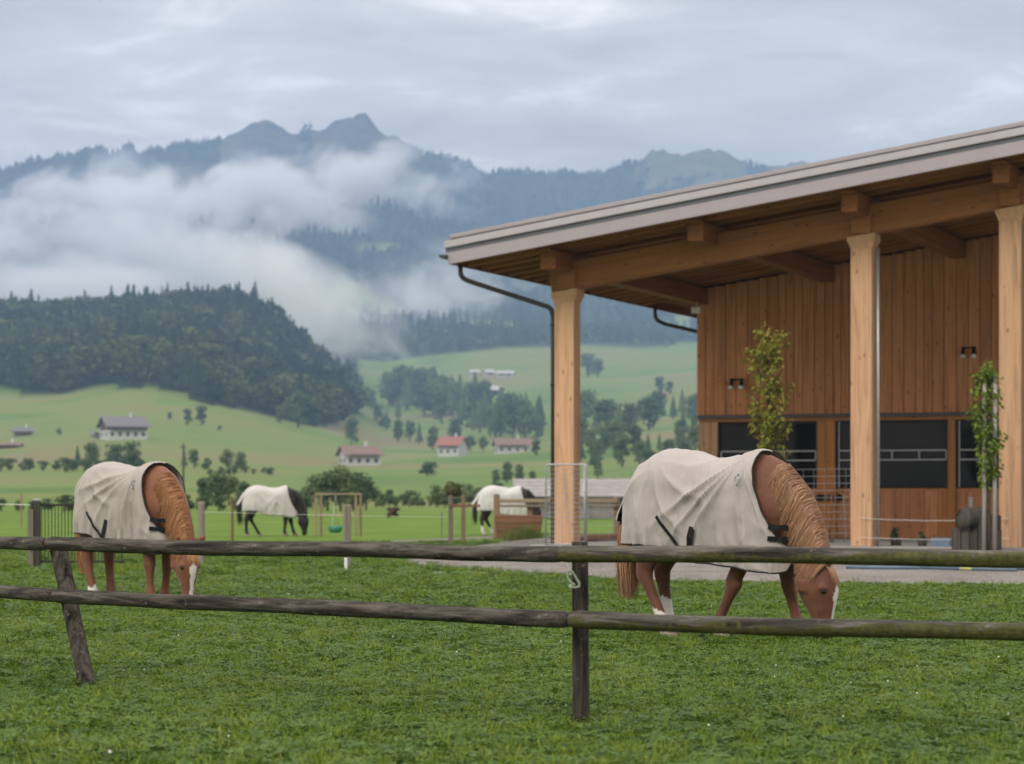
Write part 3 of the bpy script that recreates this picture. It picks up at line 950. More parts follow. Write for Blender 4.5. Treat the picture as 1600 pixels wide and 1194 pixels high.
a, c = lay(1322, 886, 1437, 887, 0.075, 0.05)
pole('jump_pole', a, c, 0.03, MATS['blue_paint'], 'shorter blue pole lying on gravel nearest the grazing horse head', 'pole', 'blue poles lying on the gravel')
a, c = lay(1439, 886.5, 1588, 890, 0.075, 0.05)
pole('jump_pole', a, c, 0.03, MATS['blue_paint'], 'long blue pole with pale yellow band lying on gravel', 'pole', 'blue poles lying on the gravel', ((0.42, 0.55, MATS['yellow_paint']),))
a, c = lay(1590, 888, 1720, 891, 0.075, 0.05)
pole('jump_pole', a, c, 0.03, MATS['blue_paint'], 'blue pole running out of the picture at the right edge', 'pole', 'blue poles lying on the gravel')
a, c = lay(1003, 883, 1036, 884, 0.075, 0.04)
pole('jump_pole', a, c, 0.03, MATS['blue_paint'], 'short blue pole on gravel beyond the near horse hind leg', 'pole', 'blue poles lying on the gravel')

# wire mesh panel round the corner column
pan = empty('mesh_panel', PX(853, 852, 53.6) * 1.0, -TH)
pan.location.z = 0.09
tag(pan, 'galvanised wire mesh panel standing in front of the corner column', 'mesh panel')
PW, PH = 0.90, 1.72
mb = MB()
mb.tube(smooth_path([(0, 0, 0.03), (0, 0, PH), (PW, 0, PH), (PW, 0, 0.03)], 5, 0.08), 0.017, 8)
mb.tube([(0, 0, 0.05), (PW, 0, 0.05)], 0.015, 8)
mb.build('frame', MATS['galvanised'], pan, True)
mb = MB()
k = 0.12
while k < PH - .05:
    mb.tube([(0, 0.004, k), (PW, 0.004, k)], 0.0045, 4, False); k += 0.10
k = 0.15
while k < PW - .05:
    mb.tube([(k, -0.004, 0.05), (k, -0.004, PH)], 0.0045, 4, False); k += 0.15
o = mb.build('wire_mesh', MATS['galvanised'], pan); o['kind'] = 'stuff'
# wire fence going on to the right behind the near horse
wf = empty('wire_fence', (0, 0, 0))
tag(wf, 'thin galvanised stock fence running from the corner column behind the near horse', 'fence')
a = PX(913, 851, 54.2); c = PX(1330, 851, 51.8)
mb = MB()
for k in range(11):
    z_ = 0.25 + k * 0.145
    mb.tube([(a.x, a.y, z_), ((a.x + c.x) / 2, (a.y + c.y) / 2, z_ - .02), (c.x, c.y, z_)], 0.0035, 4, False)
for k in range(26):
    f = (k + .5) / 26
    p = a.lerp(c, f)
    mb.tube([(p.x, p.y, 0.2), (p.x, p.y, 1.70)], 0.0022, 4, False)
o = mb.build('wire_mesh', MATS['galvanised'], wf); o['kind'] = 'stuff'
for f in (0.001, 0.5):
    p = a.lerp(c, f)
    mb = MB(); mb.tube([(p.x, p.y, 0.05), (p.x, p.y, 1.8)], 0.02, 8)
    mb.build('post', MATS['galvanised'], wf, True)
# ropes in front of the porch
for (z_, lab, sag) in ((0.60, 'white electric rope slung between the two right-hand columns', 0.05), (0.20, 'lower white rope slung near the ground between the two right-hand columns', 0.03)):
    mb = MB()
    for (ta, tb_) in ((6.487, 9.53),):
        pts = []
        for k in range(13):
            f = k / 12
            pts.append(barn_M @ Vector((ta + (tb_ - ta) * f, -0.26, z_ - 4 * sag * f * (1 - f))))
        mb.tube(pts, 0.006, 5)
    tag(mb.build('rope', MATS['white_rope']), lab, 'rope')
# planter of dark blocks with a log on top, below the greener young tree
pl_ = empty('log_planter', PX(1527, 860, 50.0), -TH); pl_.location.z = 0.09
tag(pl_, 'dark weathered planter with a short log on top beside the right column', 'planter')
for k in range(5):
    bevel_box('plank', (0.155, 0.06, 0.44), MATS['dark_wood'], pl_, (-0.34 + k * 0.165, -0.26, 0.22), None, 0.012)
    bevel_box('plank', (0.155, 0.06, 0.44), MATS['dark_wood'], pl_, (-0.34 + k * 0.165, 0.26, 0.22), None, 0.012)
for x_ in (-0.43, 0.41):
    bevel_box('end_board', (0.05, 0.46, 0.42), MATS['dark_wood'], pl_, (x_, 0, 0.212), None, 0.012)
bevel_box('soil', (0.78, 0.44, 0.05), MATS['interior_dark'], pl_, (0, 0, 0.36), None, 0.02)
mb = MB(); mb.tube([(-0.22, -0.28, 0.60), (-0.17, -0.30, 0.60), (0.02, 0.32, 0.62)], [0.225, 0.24, 0.225], 18)
mb.build('log', MATS['dark_wood'], pl_, True)
bevel_box('stub_post', (0.09, 0.09, 0.60), MATS['grey_wood'], pl_, (-0.2, 0.34, 0.74), None, 0.01)
bevel_box('wood_block', (0.44, 0.40, 0.28), MATS['dark_wood'], pl_, (0.24, -0.05, 0.55), (0, 0, 0.1), 0.03)
# low pots and a blue crate at the wall foot
def pot_plant(px, py, Y, w, h, label, seed):
    base = PX(px, py, Y); base.z = 0.1
    r_ = empty('pot_plant', base); tag(r_, label, 'plant')
    mb = MB(); mb.tube([(0, 0, 0), (0, 0, h * .4), (0, 0, h * .42)], [w * .30, w * .38, w * .36], 14)
    mb.build('pot', MATS['dark_wood'], r_, True)
    v, tr = broadleaf_arrays(seed, 160, 0.10, 6, 0.1, 0.5)
    v = v * np.array([w * 1.0, w * 1.0, h * .75]) + np.array([0, 0, h * .3])
    link('foliage', np_mesh('foliage', v, None, MATS['tree_leaf'], tris=tr), None, r_)
pot_plant(1400, 856, 53.5, 0.34, 0.40, 'rounded pot plant at the wall foot nearer the middle column', 71)
pot_plant(1441, 856, 53.0, 0.28, 0.32, 'smaller pot plant between the other pot and the blue crate', 72)
cr = empty('blue_crate', PX(1471, 856, 52.5), -TH); cr.location.z = 0.1
tag(cr, 'small blue crate on the porch floor left of the dark planter', 'crate')
for (c_, d_) in (((0, -.13, .1), (.40, .02, .18)), ((0, .13, .1), (.40, .02, .18)), ((-.19, 0, .1), (.02, .238, .18)), ((.19, 0, .1), (.02, .238, .18)), ((0, 0, .015), (.358, .238, .02))):
    bevel_box('side', d_, MATS['blue_paint'], cr, c_, None, 0.004)
# tools leaning at the doorway
def leaning_tool(px, Y, h, tilt, label, mat, head):
    base = PX(px, 855, Y); base.z = 0.1
    r_ = empty('broom' if head else 'stake', base); tag(r_, label, 'broom' if head else 'stake')
    mb = MB(); mb.tube([(0, 0, 0.05), (tilt, 0.02, h)], 0.022, 8)
    mb.build('handle', mat, r_, True)
    if head:
        bevel_box('head', (0.26, 0.07, 0.10), MATS['dark_wood'], r_, (0, 0, 0.06))
leaning_tool(1318, 56.5, 1.10, 0.01, 'pale wooden stake standing left of the middle column', MATS['tan_wood'], False)
leaning_tool(1296, 57.5, 1.15, 0.05, 'dark broom leaning by the barn door knobs', MATS['brown_wood_x'], True)
# ------------------------------------------------------------------ horses
def ring(c, up, side, h, w, n=20, hb=None, p=1.0):
    out = []
    for k in range(n):
        a = 2 * math.pi * k / n
        s, co = math.sin(a), math.cos(a)
        hh = h if s >= 0 else (hb if hb else h)
        out.append(Vector(c) + Vector(up) * (hh * math.copysign(abs(s) ** p, s)) + Vector(side) * (w * math.copysign(abs(co) ** p, co)))
    return out
def loft(mb, rings):
    n = len(rings[0]); b = len(mb.v)
    for r_ in rings: mb.v.extend([tuple(p) for p in r_])
    for i in range(len(rings) - 1):
        for k in range(n):
            a0 = b + i * n + k; a1 = b + i * n + (k + 1) % n
            mb.f.append((a0, a1, a1 + n, a0 + n)); mb.m.append(0)
    mb.f.append(tuple(b + k for k in range(n))[::-1]); mb.m.append(0)
    e = b + (len(rings) - 1) * n
    mb.f.append(tuple(e + k for k in range(n))); mb.m.append(0)
TRUNK = [  # x, top, bottom, half width
 (-0.78, 1.19, 1.00, .06), (-0.755, 1.27, .93, .13), (-.70, 1.345, .87, .20), (-.62, 1.405, .81, .25), (-.50, 1.455, .77, .285), (-.36, 1.47, .75, .295),
 (-.22, 1.44, .72, .295), (-.06, 1.395, .69, .30), (.10, 1.375, .67, .30), (.24, 1.395, .665, .285), (.36, 1.435, .67, .26), (.44, 1.45, .68, .24),
 (.54, 1.40, .71, .225), (.63, 1.30, .76, .205), (.70, 1.20, .82, .17), (.755, 1.09, .90, .10)]
HEAD = [  # z, x back (jaw), x front (face), half width
 (.735, .905, 1.055, .070), (.68, .885, 1.105, .085), (.61, .865, 1.145, .098), (.53, .852, 1.168, .106), (.46, .850, 1.172, .108), (.40, .862, 1.165, .100),
 (.34, .893, 1.153, .086), (.28, .93, 1.142, .072), (.22, .955, 1.132, .062), (.16, .965, 1.125, .058), (.10, .965, 1.122, .060), (.055, .975, 1.112, .056), (.03, .99, 1.09, .040)]
def limb(mb, pts, n=14, fat=1.24):
    """pts: (x, y, z, radius along, radius across)"""
    rs = []
    for i, (x, y, z, ra, rc) in enumerate(pts):
        rs.append(ring((x, y, z), (1, 0, 0), (0, 1, 0), ra * fat, rc * fat, n))
    loft(mb, rs)
def front_leg(mb, y, hx, knee=None, bend=0.0):
    """hx: where the hoof stands"""
    ex, ez = 0.47, 0.86
    fx, fz = hx, 0.125
    kx = ex + (fx - ex) * 0.56 + bend; kz = 0.425
    yy = y
    P_ = [(ex - .02, yy * .95, 1.02, .15, .07), (ex - .01, yy, .90, .125, .075), (ex + (kx - ex) * .3, yy, .74, .085, .066), (ex + (kx - ex) * .72, yy, .57, .062, .052),
          (kx, yy, .47, .056, .05), (kx + .004, yy, .425, .055, .05), (kx + (fx - kx) * .14, yy, .375, .046, .042), (kx + (fx - kx) * .4, yy, .30, .037, .033),
          (kx + (fx - kx) * .75, yy, .20, .037, .033), (fx, yy, .135, .047, .042), (fx + .012, yy, .105, .043, .04), (fx + .03, yy, .075, .042, .042), (fx + .04, yy, .06, .052, .05), (fx + .045, yy, .03, .060, .056), (fx + .05, yy, .0, .066, .060)]
    limb(mb, P_)
def hind_leg(mb, y, hx):
    sx = -0.50
    hockx = -0.66 + (hx + .58) * 0.35; hockz = 0.50
    fx = hx
    P_ = [(sx, y * .9, 1.08, .20, .10), (sx - .01, y, .92, .19, .105), (sx - .03, y, .80, .165, .095), (sx - .07, y, .68, .115, .075), (sx + (hockx - sx) * .75, y, .59, .076, .055),
          (hockx, y, .52, .062, .045), (hockx + .004, y, .47, .058, .044), (hockx + (fx - hockx) * .25, y, .40, .046, .037), (hockx + (fx - hockx) * .6, y, .28, .041, .035),
          (hockx + (fx - hockx) * .85, y, .19, .041, .035), (fx, y, .135, .05, .043), (fx + .015, y, .10, .044, .04), (fx + .035, y, .07, .043, .042), (fx + .045, y, .055, .054, .05), (fx + .05, y, .03, .060, .056), (fx + .055, y, .0, .066, .060)]
    limb(mb, P_)
def coat_mat(name, base, dark, rough=0.66):
    m, t, b = material(name, rough, 0.35)
    at_ = N(t, 'ShaderNodeAttribute', attribute_name='coat')
    v = coords(t, 'Object', (1, 1, 1))
    n = noise(t, v, 5.0, 4.0, 0.6)
    n_f = noise(t, coords(t, 'Object', (70, 70, 18)), 1.0, 3.0, 0.6)
    s = math_n(t, 'ADD', math_n(t, 'MULTIPLY', n, .7), math_n(t, 'MULTIPLY', n_f, .3))
    r = ramp(t, s, [(.35, dark), (.62, base)])
    sp = t.nodes.new('ShaderNodeSeparateColor'); L(t, at_.outputs['Color'], sp.inputs[0])
    c = mixc(t, sp.outputs[1], r.outputs[0], tuple(q_ * .28 for q_ in dark))   # green: dark points
    c = mixc(t, sp.outputs[0], c, (.62, .58, .55))                            # red: white markings
    c = mixc(t, sp.outputs[2], c, (.27, .20, .155))                           # blue: hoof horn
    L(t, c, b.inputs['Base Color'])
    b.inputs['Sheen Weight'].default_value = 0.15
    mus = noise(t, coords(t, 'Object', (7, 7, 5)), 1.0, 3.0, .5)
    bump(t, b, math_n(t, 'ADD', math_n(t, 'MULTIPLY', n_f, .12), mus), .35, .03)
    return m
coat_mat('chestnut_coat', (0.165, 0.060, 0.031), (0.088, 0.030, 0.016))
coat_mat('copper_coat', (0.225, 0.085, 0.040), (0.125, 0.044, 0.021))
coat_mat('black_coat', (0.022, 0.018, 0.016), (0.010, 0.008, 0.008))
coat_mat('dark_bay_coat', (0.040, 0.026, 0.02), (0.016, 0.011, 0.010))
def hair_mat(name, a, c, rough=.6):
    m, t, b = material(name, rough, .35)
    at_ = N(t, 'ShaderNodeAttribute', attribute_name='tone')
    r = ramp(t, at_.outputs['Fac'], [(0, a), (1, c)])
    L(t, r.outputs[0], b.inputs['Base Color'])
    return m
hair_mat('flaxen_hair', (0.085, 0.034, 0.017), (0.40, 0.215, 0.120))
hair_mat('copper_hair', (0.14, 0.052, 0.021), (0.44, 0.21, 0.095))
hair_mat('black_hair', (0.008, 0.007, 0.006), (0.03, 0.025, 0.022))
def rug_mat(name, col, dirt):
    m, t, b = material(name, .9, .1)
    v = coords(t, 'Object')
    n1_ = noise(t, v, 2.6, 5.0, .6, .4)
    n2_ = noise(t, coords(t, 'Object', (9, 9, 3)), 1.0, 5.0, .7)
    weave = noise(t, coords(t, 'Object', (300, 300, 300)), 1.0, 1.0, .5)
    r = ramp(t, n1_, [(.30, tuple(c * .91 for c in col)), (.70, col)])
    d = ramp(t, n2_, [(.46, (0, 0, 0)), (.80, (1, 1, 1))])
    sx_ = t.nodes.new('ShaderNodeSeparateXYZ'); L(t, v, sx_.inputs[0])
    low = N(t, 'ShaderNodeMapRange'); low.inputs[1].default_value = 1.35; low.inputs[2].default_value = .65
    L(t, sx_.outputs[2], low.inputs[0])
    c = mixc(t, math_n(t, 'MULTIPLY', d.outputs[0], math_n(t, 'ADD', math_n(t, 'MULTIPLY', low.outputs[0], .50), .03)), r.outputs[0], dirt)
    L(t, c, b.inputs['Base Color'])
    b.inputs['Sheen Weight'].default_value = .2
    cr_ = noise(t, coords(t, 'Object', (11, 11, 1.8), rot=(0, R(32), 0)), 1.0, 2.0, .45, .8)      # soft creases in the cloth
    cr2 = noise(t, coords(t, 'Object', (26, 26, 4), rot=(0, R(12), 0)), 1.0, 2.0, .5, .8)
    h = math_n(t, 'ADD', math_n(t, 'MULTIPLY', weave, .03), math_n(t, 'ADD', cr_, math_n(t, 'MULTIPLY', cr2, .35)))
    bump(t, b, h, .45, .03)
    return m
rug_mat('rug_beige', (0.42, 0.377, 0.357), (.23, .185, .15))
rug_mat('rug_beige_worn', (0.40, 0.357, 0.333), (.20, .17, .135))
rug_mat('rug_pale', (0.55, 0.51, 0.505), (.42, .39, .36))
rug_mat('rug_white', (0.60, 0.59, 0.575), (.48, .46, .43))
plain('webbing', (0.012, 0.012, 0.013), .8, .2, .3, 40)
plain('dark_binding', (0.03, 0.028, 0.03), .85, .2, .3, 40)
m, t, b = material('eye', .22, .5); b.inputs['Base Color'].default_value = (.006, .004, .003, 1)

def rug_w(x):
    return interp(x, [(-.86, .05), (-.83, .13), (-.79, .20), (-.72, .265), (-.6, .315), (-.45, .335), (-.2, .34), (.1, .345), (.3, .325), (.45, .29), (.58, .255), (.68, .205), (.74, .15), (.785, .07), (.80, .02)])
def rug_top(x):
    return interp(x, [(-.86, 1.13), (-.80, 1.24), (-.74, 1.33), (-.66, 1.405), (-.56, 1.455), (-.45, 1.485), (-.36, 1.49), (-.22, 1.465), (-.05, 1.425), (.1, 1.41), (.25, 1.435), (.36, 1.47), (.44, 1.485), (.52, 1.46), (.62, 1.36), (.72, 1.22), (.80, 1.12)])
def rug_front(f):
    """front edge of the rug, f = 0 at the crest, 1 at the hem"""
    return interp(f, [(0, .475), (.12, .49), (.25, .50), (.40, .535), (.52, .60), (.62, .70), (.68, .765), (.74, .79), (.88, .78), (1, .74)])
def rug_rear(f):
    return interp(f, [(0, -.84), (.2, -.845), (.35, -.835), (.6, -.825), (1, -.835)])
HDX, HDS = .065, .87
def hz(z): return .03 + (z - .03) * HDS
def make_horse(name, label, cat, group, loc, psi, coat, hair, rug, rug_label, legs=(0.10, .66, -.60, -.44), head_yaw=0.0, voxel=.0135, strands=520, socks=(.0, .0, .20, .24), blaze=True, seed=1, far=False, rear_flap=1.0, mane_len=1.0):
    root = empty(name, loc, -psi)
    tag(root, label, cat, group)
    mb = MB()
    # trunk
    loft(mb, [ring((x, 0, (t_ + b_) / 2), (0, 0, 1), (0, 1, 0), (t_ - b_) / 2, w, 24) for (x, t_, b_, w) in TRUNK])
    # neck
    NK = [((.40, 1.16), .30, .17, .0), ((.56, 1.10), .285, .150, .06), ((.69, 1.005), .245, .118, .1), ((.785, .88), .215, .100, .12), ((.865, .755), .180, .088, .12), ((.915, .64), .150, .080, .1), ((.94, .55), .12, .077, .1)]
    rs = []
    for i, (c, h, w, _) in enumerate(NK):
        a = Vector((NK[max(i - 1, 0)][0][0], 0, NK[max(i - 1, 0)][0][1])); e = Vector((NK[min(i + 1, len(NK) - 1)][0][0], 0, NK[min(i + 1, len(NK) - 1)][0][1]))
        d = (e - a).normalized()
        up = Vector((-d.z, 0, d.x))
        rs.append(ring((c[0], 0, c[1]), up, (0, 1, 0), h, w, 20))
    loft(mb, rs)
    HEADS = [(hz(z), xb - HDX, xf - HDX, w) for (z, xb, xf, w) in HEAD]
    cy_h, sy_h = math.cos(head_yaw), math.sin(head_yaw)
    PVT = Vector((.99 - HDX, 0, 0))
    def hy(v):
        v = Vector(v); v = Vector((v.x - HDX, v.y, hz(v.z))) - PVT
        return Vector((v.x * cy_h - v.y * sy_h, v.x * sy_h + v.y * cy_h, v.z)) + PVT
    # head
    rs = []
    for (z, xb, xf, w) in HEADS:
        c = hy(((xb + xf) / 2 + HDX, 0, .03 + (z - .03) / HDS))
        fw = Vector((cy_h, sy_h, 0)); sd = Vector((-sy_h, cy_h, 0))
        rs.append(ring(c, fw, sd, (xf - xb) / 2, w, 20, None, .9))
    loft(mb, rs)
    for s in (-1, 1):       # ears
        e0 = hy((1.0, s * .065, .70)); e1 = hy((1.055, s * .115, .765)); e2 = hy((1.095, s * .150, .80)); e3 = hy((1.12, s * .165, .835))
        mb.tube([e0, e1, e2, e3], [.032, .036, .028, .008], 10)
        br = hy((1.115, s * .085, .50)); b2 = hy((1.07, s * .092, .47))   # brow ridge and cheek
        mb.tube([br, b2], [.028, .034], 8)
        mb.tube([hy((1.085, s * .036, .135)), hy((1.098, s * .040, .09)), hy((1.075, s * .036, .055))], [.020, .027, .022], 8)      # nostril wing
        mb.tube([hy((1.11, s * .045, .40)), hy((1.06, s * .062, .30)), hy((1.03, s * .056, .22))], [.014, .022, .016], 8)      # cheek bone
        ck0 = hy((.93, s * .055, .55)); ck1 = hy((.925, s * .062, .44))
        mb.tube([ck0, ck1], [.072, .062], 10)
    front_leg(mb, -.145, legs[0]); front_leg(mb, .145, legs[1])
    hind_leg(mb, -.155, legs[2]); hind_leg(mb, .155, legs[3])
    # tail dock
    mb.tube([(-.74, 0, 1.26), (-.82, 0, 1.20), (-.875, 0, 1.08), (-.885, 0, .95)], [.05, .045, .036, .025], 10)
    tmp = mb.build('tmp', MATS[coat])
    rm = tmp.modifiers.new('r', 'REMESH'); rm.mode = 'VOXEL'; rm.voxel_size = voxel
    sm = tmp.modifiers.new('s', 'SMOOTH'); sm.factor = .5; sm.iterations = 6 if not far else 3
    dg = bpy.context.evaluated_depsgraph_get()
    me = bpy.data.meshes.new_from_object(tmp.evaluated_get(dg))
    bpy.data.objects.remove(tmp)
    me.polygons.foreach_set('use_smooth', [True] * len(me.polygons))
    n = len(me.vertices)
    co = np.empty(n * 3, np.float32); me.vertices.foreach_get('co', co); co = co.reshape(-1, 3)
    colr = np.zeros((n, 4), np.float32); colr[:, 3] = 1
    x, y, z = co[:, 0], co[:, 1], co[:, 2]
    x0 = x + HDX; ux = (x0 - .99) * cy_h + y * sy_h + .99; uy = -(x0 - .99) * sy_h + y * cy_h
    zo = z; z = .03 + (z - .03) / HDS
    jit = np.array([0.02 * math.sin(37 * a + 23 * b_ + 51 * c_) for a, b_, c_ in co])
    head = (x > .74) & (z < .78)
    nothead = ~head
    zh = z; z = np.where(head, zh, zo)
    hoof = nothead & (z < .056)
    colr[hoof, 2] = 1
    for cond, sz in (((x > -.1) & (y < 0), socks[0]), ((x > -.1) & (y > 0), socks[1]), ((x < -.1) & (y < 0), socks[2]), ((x < -.1) & (y > 0), socks[3])):
        s_ = cond & nothead & (z < sz + jit) & (z >= .056)
        colr[s_, 0] = 1
    # darker points: inside of legs, muzzle, ear tips
    colr[:, 1] = np.where(nothead, np.clip((.52 - z) / .5, 0, 1) * .25, 0)
    muz = head & (z < .11)
    colr[muz, 1] = np.clip((.14 - z[muz]) / .08, 0, 1) * .6
    eyer = head & (np.hypot(ux - 1.098, z - .455) < .040)
    colr[eyer, 1] = np.clip(1 - np.hypot(ux[eyer] - 1.098, z[eyer] - .455) / .042, 0, 1) * .9
    lip = head & (np.abs(z - .062) < .010) & (ux > .99)
    colr[lip, 1] = 1
    nos = head & (np.abs(z - .085) < .024) & (np.abs(np.abs(uy) - .050) < .024) & (ux > 1.075)
    colr[nos, 1] = 1
    if blaze:
        bw = np.interp(z, [.10, .16, .30, .42, .47, .52], [.014, .02, .022, .040, .036, .0])
        bl = head & (np.abs(uy + jit * .2) < bw) & (ux > np.interp(z, [.03, .1, .2, .3, .4, .5, .55], [1.06, 1.085, 1.095, 1.11, 1.125, 1.13, 1.13])) & (z > .10) & (z < .52)
        colr[bl, 0] = 1; colr[bl, 1] = 0
    a_ = me.attributes.new('coat', 'FLOAT_COLOR', 'POINT'); a_.data.foreach_set('color', colr.ravel())
    body = link('body', me, MATS[coat], root)
    if not far:
        for s in (-1, 1):
            bm = bmesh.new(); bmesh.ops.create_uvsphere(bm, u_segments=12, v_segments=8, radius=.018)
            em = bpy.data.meshes.new('eye'); bm.to_mesh(em); bm.free()
            em.polygons.foreach_set('use_smooth', [True] * len(em.polygons))
            link('eye', em, MATS['eye'], body, hy((1.096, s * .0905, .455)))
    # hair as many thin locks
    rn = np.random.default_rng(seed)
    def hair_mesh(nm, locks):
        V = []; F = []; T = []
        for (pts, w, nrm, tone) in locks:
            b_ = len(V); m_ = len(pts)
            for i, p in enumerate(pts):
                f = i / (m_ - 1)
                ww = w * (1 - f ** 2.2 * .85)
                d = (pts[min(i + 1, m_ - 1)] - pts[max(i - 1, 0)]).normalized()
                sdv = d.cross(nrm)
                if sdv.length < 1e-5: sdv = Vector((1, 0, 0))
                sdv.normalize()
                V.append(p - sdv * ww); V.append(p + nrm * ww * .45); V.append(p + sdv * ww)
                tn = min(1, max(0, tone + .18 * math.sin(f * 3)))
                T += [tn, tn, tn]
            for i in range(m_ - 1):
                for k in (0, 1):
                    F.append((b_ + i * 3 + k, b_ + i * 3 + k + 1, b_ + i * 3 + k + 4, b_ + i * 3 + k + 3))
        hm = np_mesh(nm, np.array([tuple(v) for v in V]), np.array(F), MATS[hair], smooth=True)
        a2 = hm.attributes.new('tone', 'FLOAT', 'POINT'); a2.data.foreach_set('value', np.array(T, np.float32)[:len(hm.vertices)])
        return hm
    crest_ = [Vector((.56, 0, 1.40)), Vector((.665, 0, 1.295)), Vector((.775, 0, 1.175)), Vector((.885, 0, 1.045)), Vector((.975, 0, .92)), Vector((1.03, 0, .80)), Vector((1.055, 0, .735))]
    crest = []
    for i in range(1, len(NK)):
        a = Vector((NK[i - 1][0][0], 0, NK[i - 1][0][1])); e = Vector((NK[min(i + 1, len(NK) - 1)][0][0], 0, NK[min(i + 1, len(NK) - 1)][0][1]))
        d = (e - a).normalized()
        crest.append(Vector((NK[i][0][0], 0, NK[i][0][1])) + Vector((-d.z, 0, d.x)) * (NK[i][1] + .002))
    def crest_at(f):
        q_ = f * (len(crest) - 1); i = min(int(q_), len(crest) - 2)
        return crest[i].lerp(crest[i + 1], q_ - i)
    def neck_half(f): return interp(f, [(0, .155), (.3, .12), (.6, .095), (1, .08)])
    locks = []
    for k in range(strands):
        f = rn.uniform(0, .97) ** .9
        p0 = crest_at(f)
        d = (crest_at(min(1, f + .02)) - crest_at(max(0, f - .02))).normalized()
        inw = Vector((d.z, 0, -d.x))                       # from the crest into the neck
        ln = rn.uniform(.16, .38) * mane_len * interp(f, [(0, .75), (.15, 1.0), (1, .95)])
        lay_ = rn.uniform(.0, .020)
        nh = neck_half(f)
        wav = rn.uniform(-.06, .06); ph = rn.uniform(0, 6.28)
        pts = []
        clump = min(1, max(0, .5 + .9 * mnoise.noise(Vector((f * 34, seed * 3.0, k * .0007)))))
        for i in range(8):
            u = i / 7
            a_over = min(1.0, u * 3.0)
            yo = -(nh * math.sin(a_over * math.pi / 2) + .006 + lay_ + .006 * clump * u)
            drop = max(0.0, u * ln - .02)
            dirn = (inw * .82 + Vector((-.12, 0, -.78))).normalized()
            p = p0 + Vector((0, yo, 0)) + dirn * drop + d * (wav * u + .012 * math.sin(ph + u * 7) * u) + Vector((0, 0, .012 * (1 - u)))
            pts.append(p)
        tone = min(1, max(0, .34 + .34 * clump + rn.uniform(-.3, .3)))
        locks.append((pts, rn.uniform(.0022, .0055) * (3.2 if far else 1), Vector((0, -1, 0)), tone))
    for k in range(max(30, strands // 14)):                 # forelock
        y0 = rn.uniform(-.045, .045); fl_ = rn.uniform(.12, .27)
        pts = []
        for i in range(6):
            u = i / 5
            zf = .735 - fl_ * u
            pts.append(hy((interp(zf, [(z_, f_) for (z_, b_, f_, w_) in HEAD[::-1]]) + .003 - .9 * (y0 * (1 + .4 * u)) ** 2 / .2, y0 * (1 + .4 * u) + .01 * math.sin(u * 5 + k), zf)))
        locks.append((pts, rn.uniform(.002, .005), Vector((cy_h, sy_h, 0)), rn.uniform(.3, .95)))
    link('mane', hair_mesh('mane', locks), None, root)
    locks = []
    for k in range(int(strands * .45)):
        a = rn.uniform(0, 6.28); rr = rn.uniform(0, 1) ** .5
        ln = rn.uniform(.62, .80)
        ox, oy = .035 * rr * math.cos(a), .035 * rr * math.sin(a)
        sp_ = rn.uniform(.9, 2.1)
        pts = []
        for i in range(7):
            u = i / 6
            wdt = 1 + sp_ * math.sin(min(1, u * 1.25) * math.pi * .5)
            pts.append(Vector((-.885 + ox * wdt - .02 * math.sin(u * 3) + .01 * math.sin(9 * u + k), oy * wdt + .008 * math.sin(7 * u + k * 1.7), 1.08 - u * ln)))
        nrm = Vector((math.cos(a), math.sin(a), 0))
        locks.append((pts, rn.uniform(.003, .006) * (2.2 if far else 1), nrm, rn.uniform(.1, 1)))
    link('tail', hair_mesh('tail', locks), None, root)
    # ---------------- rug
    NS, NV = (230, 62) if not far else (36, 16)
    HEM = [(-.85, .74), (-.5, .735), (-.35, .72), (-.28, .66), (-.15, .615), (.1, .60), (.35, .575), (.55, .54), (.70, .53), (.80, .57)]
    sd_ = seed * 2.3
    def rug_pt(s, side, f):
        """s: 0 rear .. 1 front; f: 0 crest .. 1 hem; side -1/1"""
        xr, xf = rug_rear(f), rug_front(f)
        x_ = xr + (xf - xr) * s
        top = rug_top(x_); w = rug_w(x_)
        mid = top - .30
        fa = .42
        hem = interp(x_, HEM)
        if f < fa:
            a = f / fa * math.pi / 2
            y_ = w * math.sin(a) ** .92
            z_ = mid + (top - mid) * math.cos(a) ** 1.0
            g = 0.0
        else:
            g = (f - fa) / (1 - fa)
            y_ = w * (1 + .05 * math.sin(g * math.pi) + .015 * g)
            z_ = mid + (hem - mid) * g
            if -.6 < x_ < .2:      # cloth drawn in under the belly by the surcingle
                y_ -= .05 * g * g * math.exp(-((x_ + .12) / .2) ** 2)
        # folds: pulls fanning out of the withers, hanging folds low down, sag behind the shoulder
        wx, wz = x_ - .40, z_ - 1.42
        an = math.atan2(-wz, -wx + 1e-6); rr = math.hypot(wx, wz)
        fan = ((1 - abs(math.sin(an * 9 + 1.5 * math.sin(an * 5 + sd_) + sd_))) ** 1.5 * 2.0 - .9) * math.exp(-((rr - .48) / .34) ** 2) * .026
        fan *= 1.0 if wx < .05 else .3
        hang = ((1 - abs(math.sin(x_ * 13 + 2.2 * math.sin(x_ * 5 + sd_) + side * 1.3 + .5 * z_))) ** 1.8 * 2 - .8) * .030 * g ** 1.3
        hang += math.sin(x_ * 52 + 3 * math.sin(z_ * 6 + sd_)) * .009 * g
        fold = .036 * math.exp(-((x_ - .10 - .18 * (z_ - .9)) / .045) ** 2) * min(1, g * 2.2)      # heavy fold behind the elbow
        fold -= .026 * math.exp(-((x_ - .20 - .18 * (z_ - .9)) / .05) ** 2) * min(1, g * 2.0)
        ridge = .022 * math.exp(-((x_ + .60 - .25 * (1.2 - z_)) / .04) ** 2) * min(1, g * 2)
        pk = .010 * mnoise.noise(Vector((x_ * 5, z_ * 5 + side * 9, sd_))) + .004 * mnoise.noise(Vector((x_ * 13, z_ * 13 + side * 5, sd_)))
